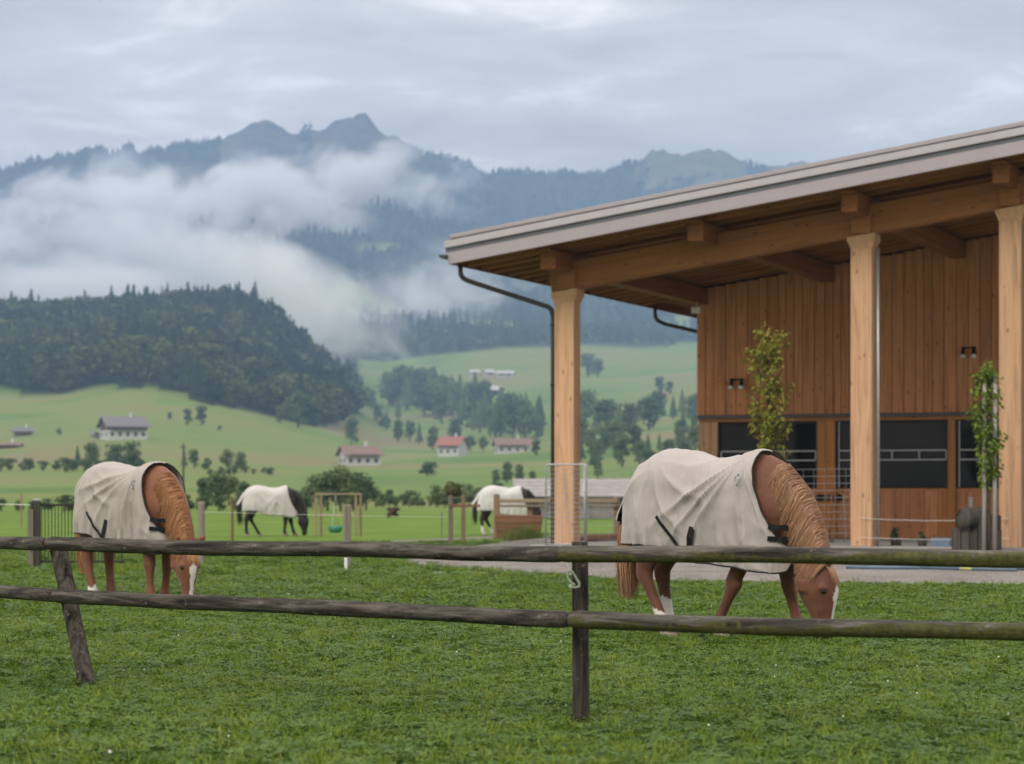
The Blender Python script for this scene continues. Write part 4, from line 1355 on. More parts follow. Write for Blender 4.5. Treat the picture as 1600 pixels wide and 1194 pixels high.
        hx_, hz_ = x_ + .42, z_ - 1.40
        an2 = math.atan2(hx_, -hz_ + 1e-6); r2_ = math.hypot(hx_, hz_)
        fan += ((1 - abs(math.sin(an2 * 5.5 + sd_ * 1.7 + .8 * math.sin(r2_ * 6)))) ** 1.6 * 2 - .85) * .015 * math.exp(-((r2_ - .42) / .22) ** 2) * (1 if x_ < .1 else 0.2)
        ch_ = math.exp(-((x_ - .62) / .14) ** 2)
        fan += ((1 - abs(math.sin((z_ + .55 * x_) * 19 + sd_))) ** 1.6 * 2 - .8) * .009 * ch_ * g
        dsp = (fan + hang + fold + ridge + pk) * (1.0 if f > .03 else f / .03)
        a = min(1.0, f / fa) * math.pi / 2
        y_ = y_ + dsp * math.sin(a); z_ = z_ + dsp * math.cos(a) * .7
        return Vector((x_, side * y_, z_))
    V = []; F = []
    nv2 = 2 * NV + 1
    for i in range(NS + 1):
        s = i / NS
        for j in range(nv2):
            q_ = j - NV
            f = abs(q_) / NV
            V.append(rug_pt(s, -1 if q_ <= 0 else 1, f))
    for i in range(NS):
        for j in range(nv2 - 1):
            a = i * nv2 + j
            F.append((a, a + 1, a + nv2 + 1, a + nv2))
    mb = MB(); mb.add(V, F)
    rg = mb.build('rug', MATS[rug], root, True)
    rg['label'] = rug_label
    so = rg.modifiers.new('t', 'SOLIDIFY'); so.thickness = .006; so.offset = 1
    # tail flap
    mb = MB(); V = []; F = []
    nl = 11
    prof = [(-.80, 1.275, .17), (-.855, 1.19, .165), (-.905, 1.09, .15), (-.945 - .02 * rear_flap, 1.0, .13), (-.965 - .035 * rear_flap, .95, .10), (-.97 - .04 * rear_flap, .925, .05)]
    for (x_, z_, w) in prof:
        for j in range(nl):
            u = -1 + 2 * j / (nl - 1)
            V.append((x_ + .07 * u * u, w * u, z_ - .03 * abs(u) ** 2))
    for i in range(len(prof) - 1):
        for j in range(nl - 1):
            a = i * nl + j; F.append((a, a + nl, a + nl + 1, a + 1))
    mb.add(V, F)
    fo = mb.build('tail_flap', MATS[rug], rg, True)
    mb2 = MB(); mb2.add([(x_ + .010, y_, z_ - .008) for (x_, y_, z_) in V], F)
    mb2.build('flap_lining', MATS['webbing'], rg, True)
    if not far:
        # bindings along the neck opening and hem
        for side in (-1, 1):
            mb = MB(); mb.tube([rug_pt(1.0, side, k / 40) + Vector((.004, side * .004, 0)) for k in range(2, 41)], .0065, 6)
            mb.build('neck_binding', MATS['dark_binding'], rg, True)
            mb = MB(); mb.tube([rug_pt(k / 60, side, 1.0) + Vector((0, side * .003, 0)) for k in range(0, 61)], .006, 6)
            mb.build('hem_binding', MATS['dark_binding'], rg, True)
        def strap(nm, pts, w, up):
            pts = [Vector(p) for p in pts]; V = []; F = []
            for i, p in enumerate(pts):
                d = (pts[min(i + 1, len(pts) - 1)] - pts[max(i - 1, 0)]).normalized()
                sdv = d.cross(Vector(up)).normalized()
                V += [p - sdv * w / 2, p + sdv * w / 2]
            for i in range(len(pts) - 1): F.append((2 * i, 2 * i + 1, 2 * i + 3, 2 * i + 2))
            mb = MB(); mb.add(V, F)
            o = mb.build(nm, MATS['webbing'], rg)
            s2 = o.modifiers.new('t', 'SOLIDIFY'); s2.thickness = .005; s2.offset = 0
            return o
        def on(x_, z_, side=-1, off=.016):
            """point on the flank of the rug nearest to x, z"""
            best = None
            for ii in range(0, 61):
                for jj in range(4, 31):
                    p = rug_pt(ii / 60, side, jj / 30)
                    e = (p.x - x_) ** 2 + (p.z - z_) ** 2
                    if best is None or e < best[0]: best = (e, p)
            p = best[1]
            return Vector((x_, p.y + side * off, z_))
        strap('surcingle', [on(-.33, .96), on(-.29, .91), on(-.25, .86), on(-.21, .81), on(-.17, .76), on(-.11, .70)], .026, (0, -1, 0))
        strap('surcingle', [on(.03, .88), on(.01, .80), on(-.01, .72), on(-.02, .66)], .055, (0, -1, 0))
        strap('belly_band', [(-.12, -.24, .66), (-.02, -.20, .62), (.04, -.1, .585), (.05, 0, .575), (.05, .12, .59)], .07, (0, 0, 1))
        # chest straps with buckles, and the loose bib below
        for zz_ in (.885, .795):
            st = strap('chest_strap', [on(.655, zz_, -1, .02), on(.70, zz_ - .005, -1, .02), on(.745, zz_ - .008, -1, .018), (.80, -.055, zz_ - .01), (.815, 0, zz_ - .012), (.80, .05, zz_ - .012)], .040, (0, -1, .02))
            bevel_box('buckle', (.012, .05, .05), MATS['galvanised'], rg, (.822, -.01, zz_ - .012), None, .004)
        mb = MB(); V = []; F = []
        for i in range(7):
            u = i / 6
            for j in range(7):
                v_ = -1 + 2 * j / 6
                V.append((.805 - .03 * u - .02 * v_ * v_, v_ * .085 * (1 - .35 * u) + .02, .74 - .24 * u + .03 * abs(v_) * u))
        for i in range(6):
            for j in range(6):
                a = i * 7 + j; F.append((a, a + 1, a + 8, a + 7))
        mb.add(V, F)
        bib = mb.build('bib', MATS[rug], rg, True)
        s3 = bib.modifiers.new('t', 'SOLIDIFY'); s3.thickness = .006
        mb = MB(); mb.tube([V[k] for k in range(42, 49)], .008, 6); mb.build('bib_binding', MATS['dark_binding'], rg, True)
        # metal snap at the shoulder
        c = on(.42, 1.24)
        mb = MB(); mb.tube([c + Vector((.018 * math.cos(a), -.004, .03 * math.sin(a))) for a in [k * math.pi / 6 for k in range(13)]], .005, 6, False)
        mb.tube([c + Vector((.01, -.004, .03)), c + Vector((.02, -.002, .06))], .007, 6)
        mb.build('snap_hook', MATS['galvanised'], rg, True)
    return root
make_horse('horse', 'chestnut horse in beige rug grazing just behind the fence at right', 'horse', 'grazing horses in rugs', (1.61, 20.05, 0), R(41), 'chestnut_coat', 'flaxen_hair', 'rug_beige', 'dusty beige cotton rug with black straps',
           legs=(.10, .66, -.42, -.60), head_yaw=R(9), strands=2000, socks=(.10, .10, .22, .30), seed=1)
make_horse('horse', 'copper chestnut horse with long white blaze grazing behind the leaning fence post', 'horse', 'grazing horses in rugs', (-3.95, 26.7, 0), R(47), 'copper_coat', 'copper_hair', 'rug_beige_worn', 'grubby beige cotton rug with black straps',
           legs=(.52, .36, -.52, -.64), head_yaw=R(-8), strands=1500, socks=(.0, .0, .18, .0), seed=2, rear_flap=2.0)
make_horse('horse', 'black horse in pale rug grazing far out beside the feed rack', 'horse', 'grazing horses in rugs', (-7.02, 74.5, 0), R(-3), 'black_coat', 'black_hair', 'rug_pale', 'pale grey rug',
           legs=(.40, .66, -.70, -.38), voxel=.022, strands=140, socks=(.0, .0, .0, .0), blaze=False, seed=3, far=True, mane_len=.6)
make_horse('horse', 'dark horse with white socks and white rug half hidden behind the rails', 'horse', 'grazing horses in rugs', (-.20, 76.0, 0), R(4), 'dark_bay_coat', 'black_hair', 'rug_white', 'white rug',
           legs=(.40, .60, -.66, -.40), voxel=.022, strands=140, socks=(.2, .2, .30, .26), blaze=False, seed=4, far=True, mane_len=.5)
# ------------------------------------------------------------------ round-pole fence in front
def rail_mat(name, grey, moss_col, moss_amt, upright=False):
    m, t, b = material(name, .92, .12)
    v = coords(t, 'Object')
    gr = noise(t, coords(t, 'Object', (26, 26, 1.6) if upright else (2.2, 22, 22)), 1.0, 6.0, .7, .6)
    big = noise(t, coords(t, 'Object', (1.3, 5, 5)), 1.0, 4.0, .6)
    sp = noise(t, coords(t, 'Object', (26, 26, 26)), 1.0, 3.0, .75)
    r = ramp(t, gr, [(.33, tuple(c * .16 for c in grey)), (.47, tuple(c * .75 for c in grey)), (.63, tuple(c * 2.0 for c in grey))])
    c = mixc(t, ramp(t, sp, [(.63, (0, 0, 0)), (.72, (1, 1, 1))]).outputs[0], r.outputs[0], (.20, .19, .165))      # pale lichen specks
    geo_ = t.nodes.new('ShaderNodeNewGeometry')
    tx = t.nodes.new('ShaderNodeTexCoord')
    sz_ = t.nodes.new('ShaderNodeSeparateXYZ'); L(t, tx.outputs['Object'], sz_.inputs[0])
    side = N(t, 'ShaderNodeMapRange'); side.inputs[1].default_value = .022; side.inputs[2].default_value = -.018
    L(t, sz_.outputs[2], side.inputs[0])
    mk = math_n(t, 'ADD', math_n(t, 'MULTIPLY', side.outputs[0], .22), math_n(t, 'ADD', math_n(t, 'MULTIPLY', big, 1.25), math_n(t, 'MULTIPLY', sp, .55)))
    mm = ramp(t, mk, [((1.16 - moss_amt) / 1.0 - .15, (0, 0, 0)), ((1.16 - moss_amt) - .05, (1, 1, 1))])
    mc = ramp(t, sp, [(.3, tuple(c * .35 for c in moss_col)), (.65, moss_col)])
    c = mixc(t, math_n(t, 'MULTIPLY', mm.outputs[0], .85), c, mc.outputs[0])
    L(t, c, b.inputs['Base Color'])
    h = math_n(t, 'ADD', gr, math_n(t, 'MULTIPLY', sp, .5))
    bump(t, b, h, .9, .012)
    return m
rail_mat('rail_mossy', (.090, .080, .071), (.088, .088, .024), .09)
rail_mat('rail_grey', (.066, .058, .050), (.060, .062, .022), .0)
rail_mat('post_wood', (.052, .045, .038), (.07, .065, .022), -.06, True)
fence = empty('pole_fence', (.326, 12.45, 0))
tag(fence, 'weathered round-pole fence with two rails across the foreground', 'fence')
F0 = Vector((.326, 12.45, 0))
def rail(px0, y0, Y0, px1, y1, Y1, d0, d1, mat, seed):
    """one pole between two photo points, thickness in metres"""
    a = PX(px0, y0, Y0); c = PX(px1, y1, Y1)
    mid = (a + c) / 2
    ln = (c - a).length
    ax = (c - a).normalized()
    n, m_ = 90, 18
    V = []; F = []
    rr = random.Random(seed)
    for i in range(n + 1):
        u = i / n
        x_ = (u - .5) * ln
        rad = (d0 + (d1 - d0) * u) / 2
        rad *= 1 + .05 * mnoise.noise(Vector((x_ * 2.2, seed, 0)))
        oy = .010 * mnoise.noise(Vector((x_ * .9, seed * 3.1, 4))); oz = .012 * mnoise.noise(Vector((x_ * .8, seed * 1.7, 9)))
        end = min(u, 1 - u) * ln
        rr_ = rad * (1 if end > .012 else .82 + .18 * end / .012)
        for k in range(m_):
            an = 2 * math.pi * k / m_
            q_ = rr_ * (1 + .07 * mnoise.noise(Vector((x_ * 3.5, math.cos(an) * 1.6 + seed, math.sin(an) * 1.6))) + .02 * mnoise.noise(Vector((x_ * 22, math.cos(an) * 5, math.sin(an) * 5 + seed))))
            V.append((x_, q_ * math.cos(an) + oy, q_ * math.sin(an) + oz))
    for i in range(n):
        for k in range(m_):
            a0 = i * m_ + k; a1 = i * m_ + (k + 1) % m_
            F.append((a0, a1, a1 + m_, a0 + m_))
    F.append(tuple(range(m_))[::-1]); F.append(tuple(n * m_ + k for k in range(m_)))
    mb = MB(); mb.add(V, F)
    o = mb.build('rail', mat, fence, True)
    o.location = mid - F0
    o.rotation_euler = ax.to_track_quat('X', 'Z').to_euler()
    return o
rail(-330, 838, 18.6, 74, 849.5, 15.25, .078, .082, MATS['rail_grey'], 1)
rail(76, 850.5, 15.2, 882, 866, 12.44, .084, .078, MATS['rail_grey'], 2)
rail(872, 864.5, 12.33, 2000, 878.5, 10.95, .080, .077, MATS['rail_mossy'], 3)
rail(-330, 903, 18.6, 86, 929, 15.1, .078, .083, MATS['rail_grey'], 4)
rail(87.5, 930.5, 15.05, 889, 969.5, 12.36, .084, .083, MATS['rail_grey'], 5)
rail(891.5, 970, 12.36, 2000, 998, 11.0, .084, .080, MATS['rail_mossy'], 6)
def rough_post(parent, name, a, c, r0, r1, mat, seed, sides=14, flat=1.0, loc0=Vector((0, 0, 0))):
    a = Vector(a); c = Vector(c); V = []; F = []; n = 26
    for i in range(n + 1):
        u = i / n; p = a.lerp(c, u); rad = r0 + (r1 - r0) * u
        for k in range(sides):
            an = 2 * math.pi * k / sides
            cs, sn = math.cos(an), math.sin(an)
            if flat != 1.0:
                e = .55
                cs = math.copysign(abs(cs) ** e, cs); sn = math.copysign(abs(sn) ** e, sn)
            q_ = rad * (1 + .10 * mnoise.noise(Vector((cs * 2.5 + seed, sn * 2.5, p.z * 1.5))) + .03 * mnoise.noise(Vector((cs * 9, sn * 9 + seed, p.z * 4))))
            V.append((p.x + q_ * cs, p.y + q_ * sn, p.z))
    for i in range(n):
        for k in range(sides):
            a0 = i * sides + k; a1 = i * sides + (k + 1) % sides
            F.append((a0, a1, a1 + sides, a0 + sides))
    F.append(tuple(range(sides))[::-1]); F.append(tuple(n * sides + k for k in range(sides)))
    mb = MB(); mb.add([Vector(v) - loc0 for v in V], F)
    return mb.build(name, mat, parent, True)
# upright post at the rail joint, leaning post at left
rough_post(fence, 'post', (.338, 12.51, -.05), (.330, 12.50, .888), .041, .039, MATS['post_wood'], 3, 16, .5, F0)
pa = GP(138, 1075); pb = PX(91, 853, 15.36)
rough_post(fence, 'post', (pa.x - .003, pa.y + .06, -.05), (pb.x, pb.y, pb.z - .01), .052, .053, MATS['post_wood'], 5, 14, 1.0, F0)
# spring clip hanging on the upright post
cl_ = empty('gate_clip', PX(894, 908, 12.40))
tag(cl_, 'pale green metal clip hanging beside the upright fence post', 'clip')
plain('clip_metal', (.34, .42, .30), .45, .5, .12, 30)
mb = MB()
lp = [(-.022, 0, .040), (-.012, 0, .050), (.0, 0, .046), (.024, 0, .005), (.036, 0, -.012), (.034, 0, -.028), (.010, 0, -.032), (-.014, 0, -.028), (-.010, 0, -.020), (.016, 0, -.020)]
mb.tube(smooth_path(lp, 3, .01), .0052, 8)
mb.tube(smooth_path([(-.022, 0, .040), (-.026, 0, .025), (-.010, 0, -.004), (.014, -.004, -.018)], 3, .01), .0048, 8)
mb.build('loop', MATS['clip_metal'], cl_, True)
mb = MB(); mb.tube([(-.015, 0, .047), (-.022, 0, .07), (-.028, .01, .092)], .0016, 5)
mb.build('cord', MATS['white_rope'], cl_)

# ------------------------------------------------------------------ things out in the paddock
def up_post(name, px, py_base, py_top, wpx, mat, label, cat='post', group=None, z0=0.0, seed=1, sq=False):
    Y = GY(py_base, z0)
    base = PX(px, py_base, Y); h = (py_base - py_top) / FPX * Y; r = wpx / FPX * Y / 2
    o = rough_post(None, name, (0, 0, -.05), (0, 0, h), r, r * .96, mat, seed, 12, .5 if sq else 1.0)
    o.location = (base.x, base.y, z0)
    tag(o, label, cat, group)
    return o
PG = 'single posts standing in the paddock'
up_post('fence_post', 543, 893, 788, 11.5, MATS['grey_wood'], 'stout wooden post with white foot in the middle of the paddock', group=PG, seed=2)
up_post('fence_post', 314.5, 886, 784, 11, MATS['grey_wood'], 'wooden post seen just behind the copper horse neck', group=PG, seed=3)
up_post('fence_post', 363, 849, 776, 4.4, MATS['brown_wood_x'], 'thin rusty brown stake left of the black horse', group=PG, seed=4)
up_post('fence_post', 33, 823, 770, 3.2, MATS['tan_wood'], 'slim pale stake far out near the left edge', group=PG, seed=5)
up_post('fence_post', 690, 841, 800, 2.0, MATS['grey_wood'], 'very thin grey stake with white foot beside the path', group=PG, seed=6)
o = up_post('marker_tube', 540.5, 897, 872, 5, MATS['white_plastic'], 'short white plastic tube at the foot of the stout post', 'tube', seed=8)
# white tape lines
def tape(pts, label, r=.006):
    mb = MB(); mb.tube([PX(*p) for p in pts], r, 5, False)
    tag(mb.build('fence_tape', MATS['white_rope']), label, 'tape')
tape([(320, 885, 40.5), (430, 887.5, 39.6), (540, 889.5, 38.7)], 'white fence tape low over the grass left of the stout post', .008)
tape([(545, 889, 38.6), (620, 893, 37.2), (760, 895, 36.5)], 'white fence tape low over the grass right of the stout post', .005)
tape([(-120, 786, 42), (-40, 787.5, 41), (47, 789, 39.8)], 'pale tape running left from the double dark post', .007)
tape([(318, 800, 40), (430, 803, 39), (541, 806, 38.6), (700, 808, 40)], 'thin grey wire strung at mid height across the paddock', .0025)
# double dark post and barred gate at the left
dp = empty('gate_post', GP(52, 890)); tag(dp, 'dark square gate post with a grey plank at the left edge', 'post')
Yp = GY(890)
bevel_box('upright', (.105, .12, 1.06), MATS['dark_wood'], dp, (.045, .05, .53), None, .012)
bevel_box('plank', (.085, .05, .93), MATS['grey_wood'], dp, (-.035, -.03, .465), None, .008)
bevel_box('cap', (.11, .12, .03), MATS['galvanised'], dp, (.05, .05, 1.08), None, .006)
gt = empty('barred_gate', (PX(62, 880, Yp + .1).x, Yp + .1, 0), 0)
tag(gt, 'black metal gate of thin upright bars behind the copper horse', 'gate')
GW = 1.32
for z_ in (.12, 1.0):
    bevel_box('crossbar', (GW, .03, .035), MATS['black_metal'], gt, (GW / 2, 0, z_), None, .004)
k = .03
while k < GW:
    mb = MB(); mb.tube([(k, 0, .1375), (k, 0, .9825)], .0065, 6)
    mb.build('bar', MATS['black_metal'], gt); k += .052
# feed rack with hanging green tub
fr = empty('feed_rack', GP(526, 838)); tag(fr, 'wooden feed rack of posts and rails beside the black horse', 'rack')
W_, D_, H_ = 1.16, .7, 1.20
for x_ in (-W_ / 2, W_ / 2):
    for y_ in (-D_ / 2, D_ / 2):
        bevel_box('post', (.07, .07, H_), MATS['tan_wood'], fr, (x_ + (.10 if y_ > 0 else 0), y_, H_ / 2), None, .008)
for y_ in (-D_ / 2, D_ / 2):
    bevel_box('top_rail', (W_ + .16, .09, .055), MATS['tan_wood_x'], fr, (.05, y_, H_ + .0295), None, .008)
    bevel_box('middle_rail', (W_ - .075, .04, .05), MATS['tan_wood_x'], fr, (.0 if y_ < 0 else .1, y_, .62), None, .006)
tb_ = empty('feed_tub', GP(526, 838) + Vector((-.04, .05, .10))); tag(tb_, 'round green feed tub hanging inside the feed rack', 'tub')
plain('green_plastic', (.075, .27, .20), .5, .4, .1)
mb = MB(); mb.tube([(0, 0, 0), (0, 0, .03), (0, 0, .12), (0, 0, .19), (0, 0, .20), (0, 0, .17)], [.10, .17, .215, .225, .20, .18], 18)
mb.build('bowl', MATS['green_plastic'], tb_, True)
for a in (0, 2.1, 4.2):
    mb = MB(); mb.tube([(.20 * math.cos(a), .20 * math.sin(a), .19), (0, 0, 1.09)], .005, 5)
    mb.build('cord', MATS['white_rope'], tb_)
# brown heap far out
hp = empty('manure_heap', GP(615, 810)); hp.location.z = -.1
tag(hp, 'dark brown heap far out in the paddock', 'heap')
v, tr = broadleaf_arrays(5, 260, .12, 6, .0, .5)
plain('brown_straw', (.10, .062, .042), .9, .1, .3)
link('straw', np_mesh('straw', v * np.array([.95, .7, .72]), None, MATS['brown_straw'], tris=tr), None, hp)
# rails and posts left of the corner column
RF = 'posts and rails of the tie-up place'
rl = empty('tie_rail', GP(704, 853)); tag(rl, 'low tie rail of two grey posts with a reddish bar below the bushy ball', 'rail')
o0 = GP(704, 853)
bevel_box('post', (.105, .105, 1.17), MATS['grey_wood'], rl, (0, 0, .585), None, .012)
bevel_box('post', (.095, .095, 1.18), MATS['tan_wood'], rl, (.26, 1.9, .59), None, .012)
bevel_box('bar', (.72, .05, .06), MATS['brown_wood_x'], rl, (.33, -.081, .93), None, .008)
bb = empty('bushy_ball', o0 + Vector((.03, 1.0, 1.12)));
tag(bb, 'bushy brown-green ball set on top of the tie rail posts', 'ball')
leaf_mat('dry_leaf', [(.05, .05, .02), (.10, .085, .035), (.15, .115, .06)], wscale=3.0)
rb = np.random.default_rng(9)
V = []; T = []
for k in range(900):
    d = rb.normal(size=3); d /= np.linalg.norm(d); p = d * rb.uniform(.5, 1.0) ** .5 * np.array([.235, .235, .20]) * (1 + .15 * math.sin(d[0] * 5) * math.cos(d[2] * 4)) + np.array([0, 0, .19])
    u = np.cross(d, rb.normal(size=3)); u /= np.linalg.norm(u); w = np.cross(d, u) * .6 + d * .3
    s = rb.uniform(.012, .03); b_ = len(V); V += [p + u * s, p + w * s, p - u * s, p - w * s]; T += [(b_, b_ + 1, b_ + 2), (b_, b_ + 2, b_ + 3)]
link('twigs', np_mesh('twigs', np.array(V), None, MATS['dry_leaf'], tris=np.array(T)), None, bb)
bevel_box('support', (.30, .30, .02), MATS['grey_wood_x'], bb, (.09, .0, .0))
lr = empty('long_rail', GP(776, 842)); tag(lr, 'double wooden rail on tan posts running behind the corner column', 'rail')
Yr = GY(842); mpp = Yr / FPX
bevel_box('post', (.17, .15, 1.22), MATS['tan_wood'], lr, (0, 0, .61), None, .02)
for (pxp, hh) in ((828, 1.02), (963, 1.16)):
    bevel_box('post', (.16, .14, hh), MATS['tan_wood'], lr, ((pxp - 776) * mpp, .02, hh / 2), None, .015)
for (z_, hh, mt) in ((1.035, .11, 'tan_wood_x'), (.90, .07, 'grey_wood_x')):
    bevel_box('bar', (3.2, .07, hh), MATS[mt], lr, (1.68, -.125 - (.02 if z_ > 1 else 0), z_), None, .012)
bx_ = empty('plank_bin', GP(810, 842.5)); tag(bx_, 'reddish brown plank bin standing below the double rail', 'bin')
BW = 68 * mpp
for k in range(3):
    bevel_box('plank', (BW + .05 * k, .04, .20), MATS['brown_wood_x'], bx_, (0, -.30 - .012 * k, .12 + k * .213), (R(-3 * k), 0, 0), .01)
    bevel_box('plank', (BW, .04, .20), MATS['brown_wood_x'], bx_, (0, .30, .12 + k * .213), None, .01)
for x_ in (-BW / 2 + .02, BW / 2 - .02):
    bevel_box('end_board', (.04, .555, .60), MATS['brown_wood_x'], bx_, (x_, 0, .32), None, .01)
# tall weeds in front of the bin
wd_ = GP(815, 846)
V = []; F = []
for k in range(420):
    x_ = rb.normal() * .34 + .12; y_ = rb.uniform(-.25, .15); h = rb.uniform(.15, .55) * math.exp(-(x_ / .8) ** 2); lx, ly = rb.normal(size=2) * .10
    b_ = len(V); w = .006
    V += [(x_ - w, y_, 0), (x_ + w, y_, 0), (x_ + lx * .5 + w, y_ + ly * .5, h * .6), (x_ + lx * .5 - w, y_ + ly * .5, h * .6), (x_ + lx, y_ + ly, h)]
    F += [(b_, b_ + 1, b_ + 2, b_ + 3), (b_ + 3, b_ + 2, b_ + 4)]
mb = MB(); mb.add(V, F)
leaf_mat('weed_leaf', [(.08, .12, .03), (.14, .17, .05), (.22, .21, .09)], wscale=2.0)
o = mb.build('weeds', MATS['weed_leaf'], loc=wd_)
tag(o, 'tall pale weeds growing against the plank bin', 'weeds', kind='stuff')
# hollowed log trough
tr_ = empty('log_trough', GP(941, 852.5)); tag(tr_, 'dark hollowed log water trough right of the corner column', 'trough')
mt_ = 60 / FPX
mb = MB(); V = []; F = []
n = 12; Lr = .95
for j, x_ in enumerate((-Lr, -Lr + .02, Lr - .02, Lr)):
    for k in range(n + 1):
        a = math.pi * .06 + math.pi * .88 * k / n + math.pi
        rr_ = .20 if j in (1, 2) else .19
        V.append((x_, rr_ * math.cos(a), .30 + rr_ * math.sin(a) * 1.3))
    for k in range(n + 1):
        a = math.pi * .94 - math.pi * .88 * k / n + math.pi
        V.append((x_, .15 * math.cos(a), .30 + .15 * math.sin(a) * (1.1 if 0 < j < 3 else 1.1)))
r2 = 2 * (n + 1)
for j in range(3):
    for k in range(r2):
        F.append((j * r2 + k, j * r2 + (k + 1) % r2, (j + 1) * r2 + (k + 1) % r2, (j + 1) * r2 + k))
for j in (0, 3):
    for k in range(n):
        q_ = (j * r2 + k, j * r2 + k + 1, j * r2 + r2 - 2 - k, j * r2 + r2 - 1 - k)
        F.append(q_)
mb.add(V, F)
mb.build('basin', MATS['brown_wood_x'], tr_, True)
for x_ in (-Lr + .06, Lr - .06):
    mb = MB(); V = [(x_, .145 * math.cos(math.pi + math.pi * k / 10), .30 + .16 * math.sin(math.pi + math.pi * k / 10)) for k in range(11)]
    mb.add(V, [tuple(range(11))]); mb.build('end_wall', MATS['dark_wood'], tr_)
for x_ in (-.6, .6):
    bevel_box('foot', (.16, .36, .08), MATS['dark_wood'], tr_, (x_, 0, .035), None, .01)
# long low grey shed far behind
gs = empty('grey_shed', GP(905, 811)); Ys_ = GY(811)
tag(gs, 'long low weathered grey shed far behind the rails', 'shed')
plain('weathered_board', (.25, .23, .225), .9, .1, .25, 1.5)
plain('shingle_grey', (.30, .275, .27), .9, .1, .18, 2.0)
SL = 6.6
for k in range(12):
    bevel_box('board', (SL / 12 - .02, .06, 1.25), MATS['weathered_board'], gs, (-SL / 2 + (k + .5) * SL / 12, 0, .66), None, .005)
for k in range(5):
    bevel_box('shingle_course', (SL + .5, .50, .04), MATS['shingle_grey'], gs, (0, -.35 + k * .42, 1.30 + k * .19), (R(22), 0, 0), .004)
bevel_box('back_wall', (SL, .08, 2.0), MATS['weathered_board'], gs, (0, 1.7, 1.0), None, 0)

# ------------------------------------------------------------------ slim young trees in front of the barn
def leaf_cloud(rs, spines, count, spread, size, droop=.5):
    V = []; F = []
    for k in range(count):
        sp = spines[rs.integers(len(spines))]
        f = rs.uniform(.12, 1.0)
        q_ = f * (len(sp) - 1); i = min(int(q_), len(sp) - 2)
        p = sp[i].lerp(sp[i + 1], q_ - i)
        a = rs.uniform(0, 6.28); r_ = rs.uniform(.02, spread)
        c = np.array(p) + np.array([r_ * math.cos(a), r_ * math.sin(a), rs.uniform(-.05, .05)])
        d = np.array([math.cos(a) * .6, math.sin(a) * .6, -droop + rs.uniform(-.5, .4)]); d /= np.linalg.norm(d)
        u = np.cross(d, np.array([rs.normal() * .5, rs.normal() * .5, 1.0])); u /= np.linalg.norm(u)
        n_ = np.cross(u, d)
        ln = size * rs.uniform(.7, 1.3); w = ln * .30
        b_ = len(V)
        V += [c, c + d * ln * .5 + u * w, c + d * ln * .5 + n_ * w * .25, c + d * ln * .5 - u * w, c + d * ln]
        F += [(b_, b_ + 1, b_ + 4, b_ + 2), (b_, b_ + 2, b_ + 4, b_ + 3)]
    return np.array(V), np.array(F)
def young_tree(px, Y, top_py, crown_low_py, label, mat, seed, width, z0=.1, stakes=(), lean=0.0, n=1700):
    base = PX(px, 850, Y); base.z = z0
    r_ = empty('young_tree', base); tag(r_, label, 'tree')
    rs = np.random.default_rng(seed)
    H_ = CAM_H - (top_py - 779) / FPX * Y - z0
    lo = CAM_H - (crown_low_py - 779) / FPX * Y - z0
    mb = MB()
    tp = [Vector((lean * f + .03 * math.sin(f * 7 + seed), .03 * math.cos(f * 6), H_ * .97 * f)) for f in [k / 10 for k in range(11)]]
    mb.tube(tp, [.035 - .028 * k / 10 for k in range(11)], 8)
    mb.build('trunk', MATS['bark'], r_, True)
    spines = []
    mb = MB()
    for k in range(58):
        f = lo / H_ + (.95 - lo / H_) * ((k + rs.random()) / 58)
        q_ = f * 10; i = min(int(q_), 9); p = tp[i].lerp(tp[i + 1], q_ - i)
        a = rs.uniform(0, 6.28)
        wf_ = width * (.45 + .55 * math.sin(min(1, (f - lo / H_) / (1 - lo / H_) * 1.05) * math.pi) ** .7) * rs.uniform(.25, 1.15)
        ln = rs.uniform(.25, .85)
        e = p + Vector((wf_ * math.cos(a), wf_ * math.sin(a), ln * .8 if f < .8 else ln * .45))
        md = p.lerp(e, .5) + Vector((.06 * math.cos(a), .06 * math.sin(a), -.05))
        if e.z > H_: e.z = H_
        spines.append([p, md, e]); mb.tube([p, md, e], [.010, .007, .003], 5)
    mb.build('branches', MATS['bark'], r_)
    spines.append([tp[7], tp[8], tp[10]])
    V, F = leaf_cloud(rs, spines, n, width * .20, .105)
    me_ = np_mesh('crown', V, F, MATS[mat])
    link('crown', me_, None, r_)
    for (dx, h) in stakes:
        mb = MB(); mb.tube([(dx, -.02, 0), (dx + .01, -.02, h)], .042, 8)
        mb.build('stake', MATS['grey_pale'], r_, True)
        mb = MB(); mb.tube([(dx, -.02, h * .62), (dx, -.02, h * .62 + .05)], .05, 8)
        mb.build('tie', MATS['black_metal'], r_)
wood('grey_pale', (.40, .365, .33), 2, .6, False, .85, .1)
leaf_mat('young_leaf_red', [(.15, .18, .03), (.23, .25, .042), (.32, .29, .06), (.36, .23, .075)], wscale=1.6, trans=.35)
leaf_mat('young_leaf_green', [(.10, .165, .026), (.155, .225, .036), (.23, .29, .055)], wscale=1.6, trans=.35)
young_tree(1205, 52.5, 494, 745, 'slim young tree with yellow and reddish leaves behind the near horse', 'young_leaf_red', 31, .47, stakes=(), lean=-.05, n=1900)
young_tree(1543, 49.2, 552, 762, 'greener slim young tree tied to stakes beside the right column', 'young_leaf_green', 32, .34, stakes=((-.07, 3.2), (.13, 3.4)), n=1500)

